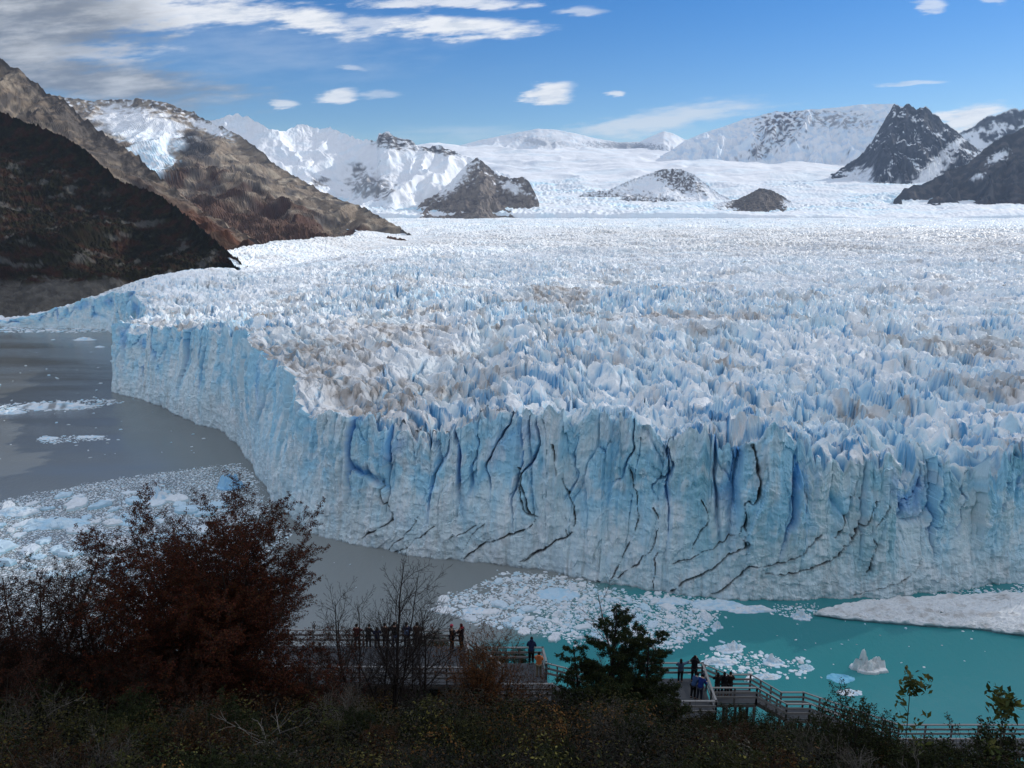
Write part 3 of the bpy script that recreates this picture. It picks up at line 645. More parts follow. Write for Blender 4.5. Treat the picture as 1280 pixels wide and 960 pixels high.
mountain('mountain', [(985, 236, 6500), (1020, 226, 6500), (1045, 215, 6450), (1062, 203, 6450), (1080, 190, 6400), (1092, 174, 6400), (1103, 155, 6400), (1111, 140, 6400), (1118, 129, 6400), (1126, 135, 6400), (1134, 128, 6400), (1146, 138, 6400), (1157, 131, 6400), (1168, 143, 6400), (1180, 152, 6400), (1192, 161, 6400), (1207, 174, 6400), (1222, 186, 6400), (1260, 215, 6300)],
         [(985, 110, 5950), (1060, 70, 5550), (1260, 70, 5500)], 'dark pointed rock peak streaked with snow', col_pyr, ROCKM, step=.6, relief=.26, gx=.24, jag=.05, seed=641, power=.8, nv=170, gain=.5)
def col_rdark(e):
    c = mixc(base(e, (.070, .068, .070)), (.125, .112, .105), sstep(-.2, .5, F(e, .2)))
    c = mixc(c, (.10, .07, .055), .5*sstep(.1, .6, F(e, .3, 2))*sstep(.4, .8, e['v']))
    sn = np.maximum(blob(e, 1248, 196, 13, 5, -.5, .3, .8, .1), blob(e, 1222, 221, 9, 2.5, -.4, .3, .8, .1, 1))
    return mixc(c, SNOW, sn)
mountain('mountain', [(1105, 267, 5000), (1118, 250, 5050), (1130, 236, 5100), (1150, 231, 5100), (1170, 222, 5150), (1190, 212, 5200), (1210, 204, 5200), (1230, 187, 5250), (1245, 175, 5300), (1255, 169, 5300), (1268, 166, 5300), (1280, 158, 5300), (1320, 140, 5300), (1420, 120, 5300)],
         [(1105, 60, 4800), (1200, 60, 4650), (1420, 60, 4550)], 'dark bare mountain slope at the right edge above the glacier', col_rdark, ROCKM, step=.8, relief=.28, gx=.26, jag=.04, seed=681, power=.72, nv=130)

# --- the ice field that feeds the glacier: rises from the flat ice to the foot of the far peaks
def snowfield():
    r = 4300*np.exp(np.linspace(0, math.log(9900/4300), 420)); px = np.arange(330, 1300, 1.0)
    P, R = np.meshgrid(px, r)
    k = (R-4300)/(9900-4300)
    py = 271-(271-182)*(k**.72)+3.0*np.sin(k*9+P/140)
    X, Y, Z = at_Y(P, py, R)
    icefall = sstep(-.01, .015, k)*sstep(.42, .25, k+.10*perlin(P/60, k*9, 5))*(.35+.65*sstep(-.15, .25, perlin(X/620, Y/380, 721)+.25*sstep(900, 700, P)-.2*sstep(950, 1080, P)))
    Z = Z+16*fbm(X/420, Y/300, 701, 4)+sstep(.06, .3, k)*58*ridged(X/1000+.3*perlin(X/500, Y/400, 715), Y/460, 713, 3, .35)+icefall*(ridged(X/38+.3*perlin(X/90, Y/90, 7), Y/60, 703, 4)-.5)*15
    cv = icefall*(worley(X/26, Y/34, 705)[0]-.4)
    Z = Z+cv*12
    sl = np.clip(fbm(X/700, Y/260, 709, 5), -1, 1)
    c = mixc(np.broadcast_to(np.array(SNOW, f32), X.shape+(3,)), (.60, .80, .91), np.clip(icefall*(.15+.9*sstep(-.1, .5, fbm(X/260, Y/120, 711, 4)))+.25*sstep(.1, .6, sl), 0, .95))
    Z[0] = 20; Z[1] = np.minimum(Z[1], 74)
    V = np.stack([X, Y, Z], -1)
    o = mesh_np('snowfield', V, grid_faces(*X.shape), SNOWM, None, c, True)
    tag(o, 'wide white snowfield and icefall feeding the glacier', None, None, 'structure')
snowfield()
# ------------------------------------------------------------------ unseen cloud added to shade the near ice, the shore and the viewpoint
def shade_cloud():
    m, t = new_mat('shade_cloud_vapour')
    a = t.n('ShaderNodeAttribute', attribute_name='thin').outputs['Fac']
    tl = t.n('ShaderNodeBsdfTranslucent', i={'Color': (.93, .94, .95, 1)}); tp = t.n('ShaderNodeBsdfTransparent')
    t.n('ShaderNodeOutputMaterial', i={0: t.n('ShaderNodeMixShader', i={0: a, 1: tl.outputs[0], 2: tp.outputs[0]}).outputs[0]})
    CZ = 1700.0
    # ground its outline is shaped to shade: (x, y, height)
    G = [(-1700, 1700, 290), (-1120, 1560, 290), (-930, 1400, 260), (-620, 1190, 150), (-420, 1020, 80), (-315, 930, 40), (-240, 960, 60), (-60, 1060, 66), (250, 1180, 68), (620, 1330, 70), (1050, 1450, 70), (1100, 700, 60), (500, 60, 0), (250, -150, 60), (-400, -200, 60), (-900, 300, 0), (-1700, 700, 0)]
    P = np.array([(x+(CZ-z)*SUN_DIR[0]/SUN_DIR[2], y+(CZ-z)*SUN_DIR[1]/SUN_DIR[2]) for x, y, z in G])
    n = 150
    x = np.linspace(P[:, 0].min()-100, P[:, 0].max()+100, n); y = np.linspace(P[:, 1].min()-100, P[:, 1].max()+100, n)
    X, Y = np.meshgrid(x, y)
    Xw = X+22*fbm(X/150, Y/150, 801, 4); Yw = Y+22*fbm(X/150, Y/150, 805, 4)
    ins = inside(P, Xw, Yw); d = dist_poly(np.vstack([P, P[:1]]), Xw.astype(f32), Yw.astype(f32))
    d = np.where(ins, d, -d)
    k = np.sqrt(sstep(-5, 420, d))
    lump = .6+.5*fbm(X/240, Y/240, 811, 5)
    top = CZ+30+k*170*lump; bot = CZ+30-k*60*(1+.4*fbm(X/200, Y/200, 815, 4))-3
    gx = X-(CZ-60)*SUN_DIR[0]/SUN_DIR[2]; gy = Y-(CZ-60)*SUN_DIR[1]/SUN_DIR[2]      # where its shadow falls
    thin = .80+.20*fbm(gx/230, gy/170, 821, 3)  # opacity set region by region to tune the shade below
    thin = thin-.36*sstep(420, 250, gy)
    dense = sstep(-230, -420, gx+.35*(gy-800))*sstep(500, 620, gy)
    thin = np.clip(mix(thin, .10, dense), 0, .92)
    thin = mix(thin, .42, sstep(190, 120, gy))
    thin = np.maximum(thin, .95*(1-sstep(-5, 40, d)))
    ok = (d > -30).ravel(); F = grid_faces(n, n); F = F[ok[F].all(1)]
    V = np.concatenate([np.stack([X, Y, top], -1).reshape(-1, 3), np.stack([X, Y, bot], -1).reshape(-1, 3)])
    F = np.concatenate([F, F[:, ::-1]+n*n])
    o = mesh_np('cloud', V, F, m, None, None, True, {'thin': np.concatenate([thin.ravel()]*2)})  # out of view, added for the shade it casts
    tag(o, 'unseen pale cloud added high over the lake to shade the near ice', None, None, 'structure')
shade_cloud()
# ------------------------------------------------------------------ floating ice
BERG = attr_mat('floating_ice', rough=.5, spec=.3, nscale=1.2, namp=.10, bump=.5, bscale=2.0)
def floe_geo(x, y, r, h, asp, rot, sd, n=9):
    """many floes at once: a skirt, a broken rim and a slightly domed top"""
    x, y, r, h, asp, rot = [np.atleast_1d(np.asarray(a, float)) for a in (x, y, r, h, asp, rot)]
    g = np.random.default_rng(sd); m = len(x)
    th = np.linspace(0, 2*math.pi, n, endpoint=False)[None, :]+g.uniform(-.25, .25, (m, n))
    rad = g.uniform(.68, 1.12, (m, n))
    rings = []
    for k, hz in ((1.04, -.25), (1.0, .62), (.80, .98), (.40, 1.05)):
        rr = rad*k*(1 if k > .9 else g.uniform(.92, 1.06, (m, n)))
        px = np.cos(th)*rr*r[:, None]; py = np.sin(th)*rr*r[:, None]*asp[:, None]
        c, s = np.cos(rot)[:, None], np.sin(rot)[:, None]
        zz = h[:, None]*hz*g.uniform(.72, 1.25, (m, n))
        rings.append(np.stack([x[:, None]+px*c-py*s, y[:, None]+px*s+py*c, zz], -1))
    V = np.stack(rings, 1)                                           # m,4,n,3
    top = np.stack([x, y, h*1.05], -1)[:, None, :]
    V = np.concatenate([V.reshape(m, -1, 3), top], 1)                # m, 4n+1, 3
    f = []
    for k in range(3):
        for i in range(n): j = (i+1) % n; f.append((k*n+i, k*n+j, (k+1)*n+j, (k+1)*n+i))
    for i in range(n): j = (i+1) % n; f.append((3*n+i, 3*n+j, 4*n, 4*n))
    f = np.array(f); F = (np.arange(m)[:, None, None]*(4*n+1)+f[None]).reshape(-1, 4)
    tri = F[:, 2] == F[:, 3]
    pal = np.array([(.80, .83, .85), (.70, .80, .86), (.58, .76, .85), (.66, .69, .70), (.84, .86, .87), (.50, .53, .54)], f32)
    ci = g.choice(len(pal), m, p=[.30, .24, .14, .14, .12, .06]); c = np.repeat(pal[ci][:, None, :], 4*n+1, 1)*g.uniform(.9, 1.05, (m, 1, 1))
    c[:, :n] *= np.array((.55, .85, .92)); c[:, n:2*n] *= np.array((.92, .97, 1.0))
    return V.reshape(-1, 3), F, np.clip(c, 0, .9).reshape(-1, 3)
def tri_mesh(name, V, F, c, mat, parent=None):
    T = np.concatenate([F[:, [0, 1, 2]], F[F[:, 2] != F[:, 3]][:, [0, 2, 3]]])
    return mesh_np(name, V, T, mat, parent, c)
def pack(poly_px, spacing, seed, rmin=.26, rmax=1.15, hole=None, hmul=1.0):
    P = np.array([tuple(map(float, on_z(a, b))) for a, b in poly_px])
    g = np.random.default_rng(seed)
    xs = np.arange(P[:, 0].min(), P[:, 0].max(), spacing); ys = np.arange(P[:, 1].min(), P[:, 1].max(), spacing)
    X, Y = np.meshgrid(xs, ys); X = (X+g.uniform(-.5, .5, X.shape)*spacing).ravel(); Y = (Y+g.uniform(-.5, .5, Y.shape)*spacing).ravel()
    edge = dist_poly(np.vstack([P, P[:1]]), X, Y)
    ok = inside(P, X+2.5*fbm(X/7, Y/7, seed, 3), Y+2.5*fbm(X/7, Y/7, seed+3, 3))
    dens = .97-.55*sstep(3.5, 0, edge)-.70*sstep(.12, .6, fbm(X/15, Y/7, seed+7, 4)); ok &= g.uniform(0, 1, X.shape) < dens
    if hole is not None:
        H = np.array([tuple(map(float, on_z(a, b))) for a, b in hole]); ok &= ~inside(H, X, Y)
    ok &= ~inside(GPOLY, X, Y-1.5)
    X, Y = X[ok], Y[ok]; m = len(X)
    r = spacing*(rmin+(rmax-rmin)*g.uniform(0, 1, m)**2.6)
    return X, Y, r, r*g.uniform(.10, .34, m)*hmul, g.uniform(.45, .95, m), g.uniform(0, 6.28, m)
LEFTP = [(-160, 660), (-40, 634), (60, 613), (140, 599), (230, 586), (300, 579), (316, 590), (328, 612), (345, 642), (370, 664), (330, 720), (150, 790), (-160, 800)]
MIDP = [(528, 762), (560, 745), (600, 728), (640, 714), (700, 718), (760, 735), (850, 744), (905, 752), (900, 772), (885, 790), (862, 806), (845, 814), (780, 808), (700, 801), (640, 787), (575, 774)]
brash = []
for i, (P, sp, hole) in enumerate([(LEFTP, 1.35, None), (MIDP, 1.05, [(705, 716), (740, 724), (765, 738), (735, 735), (712, 728)]), (LEFTP, .75, None), (MIDP, .62, [(705, 716), (740, 724), (765, 738), (735, 735), (712, 728)]),
      ([(868, 822), (905, 800), (950, 815), (1015, 828), (1010, 845), (950, 850), (890, 840)], .9, None), ([(0, 409), (140, 405), (150, 412), (130, 416), (0, 416)], 3.0, None), ([(960, 752), (1030, 755), (1015, 770), (985, 775), (960, 768)], .8, None),
      ([(1150, 742), (1300, 728), (1300, 752), (1230, 748)], .9, None), ([(-10, 505), (135, 498), (160, 502), (120, 512), (-10, 516)], 1.6, None), ([(40, 546), (135, 544), (140, 550), (60, 555)], 1.0, None)]):
    q = pack(P, sp, 900+i, hmul=.8, rmax=.62 if i in (0, 2) else 1.15)
    brash.append(q)
# loose crumbs on the open water
g = np.random.default_rng(5)
cx = np.concatenate([g.uniform(0, 300, 90), g.uniform(400, 640, 12), g.uniform(860, 1260, 40)]); cyy = np.concatenate([g.uniform(425, 575, 90), g.uniform(690, 790, 12), g.uniform(775, 850, 40)])
ox, oy = on_z(cx, cyy); k_ = ~inside(GPOLY, ox, oy-3); ox, oy = ox[k_], oy[k_]; m_ = len(ox); rr = g.uniform(.12, .5, m_)*np.hypot(ox, oy)/200
brash.append((ox, oy, rr, rr*.3, g.uniform(.4, .9, m_), g.uniform(0, 6.28, m_)))
B = [np.concatenate(q) for q in zip(*brash)]
V, Fq, c = floe_geo(*B, 77, 7)
tag(tri_mesh('brash_ice', V, Fq, c, BERG), 'crushed brash ice packed on the lake', None, None, 'stuff')

# floes big enough to count: each its own thing
def floe(x, y, r, h, asp, rot, sd, label, group='ice floes in the drifting pack', tint=None, n=15):
    V, Fq, c = floe_geo(0, 0, r, h, asp, rot, sd, n)
    if tint is not None: c = c*0+np.array(tint)*np.random.default_rng(sd).uniform(.93, 1.04, (len(c), 1)); c[:n] *= np.array((.6, .9, .95))
    o = tri_mesh('ice_floe', V, Fq, c, BERG); o.location = (x, y, 0); return tag(o, label, 'ice floe', group)
g = np.random.default_rng(11); placed = []
def scatter(P, n, r0, r1, label, group, seed, tints):
    W_ = np.array([tuple(map(float, on_z(a, b))) for a, b in P]); k = 0; tries = 0
    while k < n and tries < 4000:
        tries += 1
        x = g.uniform(W_[:, 0].min(), W_[:, 0].max()); y = g.uniform(W_[:, 1].min(), W_[:, 1].max()); r = r0+(r1-r0)*g.uniform()**2
        if not inside(W_, np.array([x]), np.array([y]))[0] or inside(GPOLY, np.array([x]), np.array([y-r]))[0]: continue
        if any(math.hypot(x-a, y-b) < (r+q)*.8 for a, b, q in placed): continue
        placed.append((x, y, r)); floe(x, y, r, r*g.uniform(.16, .42), g.uniform(.4, .85), g.uniform(0, 6.28), seed+k, label, group, tints[k % len(tints)]); k += 1
TW = [(.80, .83, .85), (.68, .80, .87), (.74, .79, .82), (.84, .855, .86), (.60, .77, .86)]
scatter(MIDP, 90, .9, 3.0, 'jagged white floe jammed in the pack ice in front of the ice cliff', 'ice floes jammed in the pack in front of the cliff', 3000, TW)
LOWL = [(-60, 640), (60, 622), (170, 612), (250, 620), (290, 640), (300, 690), (150, 720), (-60, 720)]
scatter(LOWL, 90, 2.2, 6.5, 'pale blue lump of ice in the pack above the red tree', 'lumps of ice in the pack by the red tree', 4000, [(.62, .78, .87), (.74, .82, .87), (.55, .73, .84), (.80, .84, .86)])
scatter([(868, 826), (905, 800), (950, 812), (1015, 826), (1010, 846), (950, 852), (890, 842)], 16, .6, 1.7, 'white floe in the loose string of ice beyond the wooden railing', 'ice floes in the loose string beyond the railing', 5000, TW)

def berg(name, px, py, w, dpt, h, peaks, label, cat='iceberg', tint=(.78, .83, .86), blue=(.45, .70, .86), seed=0, rot=0, rough=.11, group=None, n=84, dirt=0):
    """a lump of ice: footprint w x dpt metres, PEAKS [(u, v, height, spread)] in units of the footprint"""
    x0, y0 = map(float, on_z(px, py))
    nr = 34; th = np.linspace(0, 2*math.pi, n, endpoint=False); rr = np.linspace(0, 1, nr)**.8
    T, R = np.meshgrid(th, rr)
    prof = 1+.22*fbm(np.cos(T)*1.6+seed, np.sin(T)*1.6, seed, 4)
    U = np.cos(T)*R; Vv = np.sin(T)*R
    z = np.zeros_like(R)
    for a, b, hh, sp in peaks:
        d = np.hypot(U-a, (Vv-b))+.13*fbm(U*3+seed, Vv*3, seed+3, 4); z = np.maximum(z, hh*np.clip(1-(d/sp)**1.2, 0, 1)**.8)
    X = U*w/2*prof; Y = Vv*dpt/2*prof
    f1, f2, r1, r2, r3, fx, fy = worley(X/(w*.13)+seed, Y/(w*.13), seed+7, .9, True)
    z = z+rough*((r1-.5)*.8+(.4-f1)*1.1+fx*(r2-.5))+rough*.6*fbm(X/(w*.1), Y/(w*.1), seed+9, 4)
    edge = sstep(1.0, .86, R); Z = h*(np.maximum(z, .10)*edge)-.35*(1-edge)-.02
    V = np.stack([X, Y, Z], -1)
    i = np.arange(nr*n).reshape(nr, n); j = np.roll(i, -1, 1)
    Fq = np.stack([i[:-1], j[:-1], j[1:], i[1:]], -1).reshape(-1, 4)
    nzv = np.gradient(Z, axis=0)
    c = mixc(np.broadcast_to(np.array(tint, f32), X.shape+(3,)), blue, np.clip(sstep(-.2, .6, fbm(X/(w*.16), Y/(w*.16)+Z/(h*.6), seed+13, 4))*.8, 0, 1))
    if dirt: c = mixc(c, (.13, .12, .11), dirt*sstep(.0, .5, fbm(X/(w*.12), Y/(w*.2), seed+17, 4)))
    c = mixc(c, np.array(blue)*.75, sstep(.14*h, 0, Z)*.6)
    o = mesh_np(name, V.reshape(-1, 3), Fq, BERG, None, c); o.location = (x0, y0, 0); o.rotation_euler = (0, 0, rot)
    return tag(o, label, cat, group)
berg('iceberg', 1086, 836, 8.6, 5.5, 5.6, [(-.35, 0, 1.0, .34), (-.62, -.1, .55, .35), (-.15, -.35, .5, .4), (.45, .2, .55, .45), (.7, .1, .42, .35), (.1, .2, .4, .3)], 'sculpted white iceberg with a tall horn and a grey hump, alone in turquoise water', seed=21, tint=(.80, .81, .80), blue=(.62, .70, .74), dirt=.25, rough=.07)
berg('iceberg', 1062, 866, 6.5, 3.2, .7, [(0, 0, .8, .9), (.5, 0, .9, .4)], 'low white ice lump just behind the leafy bush by the lower walkway', seed=25)
berg('iceberg', 1050, 848, 7.5, 4.5, .35, [(0, 0, .5, 1.0)], 'nearly sunken pale blue ice beside the horned iceberg', tint=(.22, .55, .72), blue=(.12, .42, .62), seed=27)
berg('iceberg', 912, 812, 8.2, 4.5, 2.3, [(.2, .1, 1.0, .5), (.45, 0, .8, .35), (-.4, 0, .45, .6)], 'white iceberg with a smooth hump at the head of the loose string of ice', seed=31)
berg('iceberg', 900, 828, 9.5, 4.0, 1.5, [(-.4, .1, .8, .6), (.2, 0, .6, .6)], 'long low white ice raft below the smooth humped iceberg', seed=33)
berg('iceberg', 966, 828, 6.0, 4.0, 2.2, [(-.1, .2, 1.0, .45), (.3, 0, .5, .5)], 'white peaked ice block in the middle of the loose string of ice', seed=35)
berg('iceberg', 1008, 835, 4.2, 3.2, 1.2, [(0, 0, .9, .8)], 'rounded white ice block at the outer end of the loose string of ice', seed=37, tint=(.66, .82, .88))
berg('iceberg', 960, 846, 7.2, 3.0, 1.0, [(0, 0, .8, .8), (-.4, 0, .7, .5)], 'flat white ice raft nearest the railing corner', seed=39, dirt=.15)
berg('iceberg', 896, 784, 3.6, 2.6, 2.0, [(0, 0, 1.0, .7)], 'small rounded white ice block on turquoise water at the edge of the pack', seed=41)
berg('iceberg', 1001, 772, 6.0, 4.0, 2.6, [(0, .1, 1.0, .5), (.4, 0, .4, .5), (-.4, -.1, .5, .4)], 'small blue and white crag of ice at the end of the long grey slab', seed=43)
berg('iceberg', 898, 757, 17, 7, 1.8, [(-.2, .1, .8, .9), (.5, 0, .6, .5)], 'wide smooth blue white floe lying against the foot of the cliff', seed=45, tint=(.68, .80, .87))
berg('iceberg', 936, 762, 15, 5, 1.5, [(.3, 0, .9, .7), (-.4, 0, .5, .6)], 'white tilted floe beside the foot of the cliff with a clean edge over turquoise water', seed=47)
berg('iceberg', 838, 752, 13, 5, 1.3, [(0, 0, .8, .9)], 'pale floe wedged between the pack and the foot of the cliff', seed=49, tint=(.68, .79, .85))
berg('iceberg', 697, 743, 13, 9, .9, [(0, 0, .7, 1.0)], 'large flat pale blue floe in the middle of the white pack', seed=51, tint=(.58, .76, .88))
berg('iceberg', 596, 764, 9.5, 4.2, .6, [(0, 0, .7, 1.0)], 'long thin white floe at the leading edge of the pack', seed=53, tint=(.80, .85, .88))
berg('iceberg', 556, 762, 8.0, 3.0, .6, [(0, 0, .7, 1.0)], 'narrow white floe leading the pack toward the grey water', seed=54, tint=(.80, .85, .88))
berg('iceberg', 288, 610, 11.5, 7, 6.4, [(0, 0, 1.0, .75), (-.4, .1, .85, .5), (.35, .1, .95, .45)], 'rounded bright blue iceberg just above the crown of the red tree', seed=55, tint=(.40, .68, .88), blue=(.28, .58, .86), rough=.08)
berg('iceberg', 195, 625, 15, 9, 6.0, [(-.05, .1, 1.0, .38), (.25, 0, .6, .5), (-.5, -.2, .45, .5)], 'white peaked iceberg in the pack to one side of the red tree', seed=57)
berg('iceberg', 165, 650, 18, 11, 4.0, [(.2, .1, 1.0, .5), (-.4, 0, .7, .5), (.6, 0, .6, .4)], 'broad pale iceberg in the pack below the white peaked one', seed=59, tint=(.68, .80, .87))
berg('iceberg', 70, 655, 26, 11, 2.6, [(0, 0, .9, .8), (-.5, .1, .8, .5)], 'large low blue white iceberg in the pack at the left shore', seed=61, tint=(.64, .79, .87))
berg('iceberg', 20, 640, 18, 9, 2.4, [(0, 0, .9, .8), (.5, 0, .8, .4)], 'white ridge of ice in the pack near the left edge', seed=63, tint=(.70, .81, .87))
berg('iceberg', 62, 509, 46, 16, 4.0, [(-.3, 0, .7, .6), (.25, 0, .9, .6), (.6, 0, .6, .4)], 'long flat iceberg on grey water carrying a streak of black rubble', seed=65, dirt=.7)
berg('iceberg', 12, 516, 20, 8, 2.4, [(0, 0, .8, .9)], 'pale flat iceberg floating on grey water at the left edge', seed=67)
berg('iceberg', 60, 548, 12, 6, 1.0, [(0, 0, .8, .9)], 'thin white floe drifting alone on the grey water', 'ice floe', seed=69)
berg('iceberg', 112, 546, 16, 5, .8, [(0, 0, .8, .9)], 'long thin white floe strip beside the other one on the grey water', 'ice floe', seed=71)
berg('iceberg', 106, 425, 22, 9, 3.0, [(0, 0, .9, .8)], 'small blue white iceberg on dark water under the far end of the glacier', seed=73)
berg('iceberg', 125, 434, 9, 5, 1.6, [(0, 0, .9, .8)], 'tiny white iceberg on dark water close to the corner of the cliff', seed=75)

def slab(outline, h, label, seed, tint):
    """a flat grounded slab with an undercut edge"""
    P = np.array([tuple(map(float, on_z(a, b))) for a, b in outline]); P = smooth_poly(np.vstack([P, P[:1]]), 4)[:-1]; ctr = P.mean(0)
    n = len(P); rings = []; cols = []
    rg = [(.93, -.4, 0), (.955, .25, 0), (1.0, .55, .3), (.995, .95, 1), (.97, 1.15, 1)]+[(k, 1.25, 1) for k in np.linspace(.93, .02, 60)]
    for k, hz, up in rg:
        q = ctr+(P-ctr)*k
        q = q+.35*np.stack([fbm(q[:, 0]/2, q[:, 1]/2, seed, 3), fbm(q[:, 0]/2, q[:, 1]/2, seed+3, 3)], -1)*(k > .5)
        zz = h*hz+up*(.30*fbm(q[:, 0]/4, q[:, 1]/3, seed+5, 4)+.55*np.clip(fbm(q[:, 0]/1.1, q[:, 1]/.8, seed+6, 4), -.2, 1)+.25*(worley(q[:, 0]/1.6, q[:, 1]/1.1, seed+7)[2]-.5)+.7*sstep(.1, .7, fbm(q[:, 0]/11, q[:, 1]/4, seed+8, 3)))
        rings.append(np.stack([q[:, 0], q[:, 1], zz], -1))
        c = mixc(np.broadcast_to(np.array(tint, f32), (n, 3)), (.55, .53, .50), sstep(.1, .7, fbm(q[:, 0]/5, q[:, 1]/3, seed+11, 4))*.7)
        if up < .5: c = c*np.array((.45, .55, .60), f32)
        cols.append(c)
    V = np.stack(rings); i = np.arange(V.shape[0]*n).reshape(V.shape[0], n); j = np.roll(i, -1, 1)
    V = V-np.array((ctr[0], ctr[1], 0))
    o = mesh_np('iceberg', V.reshape(-1, 3), np.stack([i[:-1], j[:-1], j[1:], i[1:]], -1).reshape(-1, 4), BERG, None, np.stack(cols)); o.location = (ctr[0], ctr[1], 0)
    return tag(o, label, 'iceberg')
slab([(1016, 770), (1045, 759), (1100, 753), (1180, 748), (1250, 745), (1360, 741), (1370, 792), (1300, 797), (1255, 794), (1222, 787), (1180, 786), (1120, 781), (1065, 777)], 1.0, 'long grey white slab of ice with an undercut edge in front of the cliff', 95, (.78, .80, .80))
# ------------------------------------------------------------------ the hillside under the viewpoint
def ground_z(x, y):
    x = np.asarray(x, float); y = np.asarray(y, float); h = y
    d = np.where(h < 32, 2.3+.66*h, np.where(h < 43, 23.42+.335*(h-32), 27.1+.85*(h-43)))
    d = np.where(h < -2, 2.3+.66*(-2)+.4*(h+2), d)
    d = d+.30*np.maximum(x-3, 0)*np.clip(h/40, 0, 1.6)
    d = d-.05*np.maximum(-x-6, 0)*np.clip(h/40, 0, 1)
    d = d+(.8+2.0*sstep(-5, 1, x)*(1-.8*sstep(6, 10, x)))*sstep(22, 34, h)*sstep(60, 46, h)
    return CAM_H-d+.25*fbm(x/4, y/4, 901, 3)*np.clip((h-4)/8, 0, 1)
def hillside():
    xs = np.concatenate([np.linspace(-420, -60, 30), np.linspace(-58, 58, 110), np.linspace(60, 420, 30)]); ys = np.concatenate([np.linspace(-120, -4, 16), np.linspace(-3, 60, 110), np.linspace(62, 185, 40)])
    X, Y = np.meshgrid(xs, ys); Z = ground_z(X, Y)+.8*fbm(X/15, Y/15, 905, 3)*np.clip((Y-50)/20, 0, 1)
    c = mixc(np.broadcast_to(np.array((.014, .012, .009), f32), X.shape+(3,)), (.03, .025, .018), sstep(-.2, .6, fbm(X/2, Y/2, 907, 4)))
    m = attr_mat('hillside_soil', rough=.95, spec=.05, nscale=3, namp=.4, bump=.8, bscale=6)
    tag(mesh_np('ground', np.stack([X, Y, Z], -1), grid_faces(*X.shape), m, None, c, True), 'steep earthy hillside below the viewpoint', None, None, 'structure')
hillside()

LEAFM = attr_mat('leaves', rough=.75, spec=.10, nscale=2.5, namp=.25, trans=.25)
BARKM = attr_mat('bark', rough=.95, spec=.03, nscale=6, namp=.3, bump=.4, bscale=12)
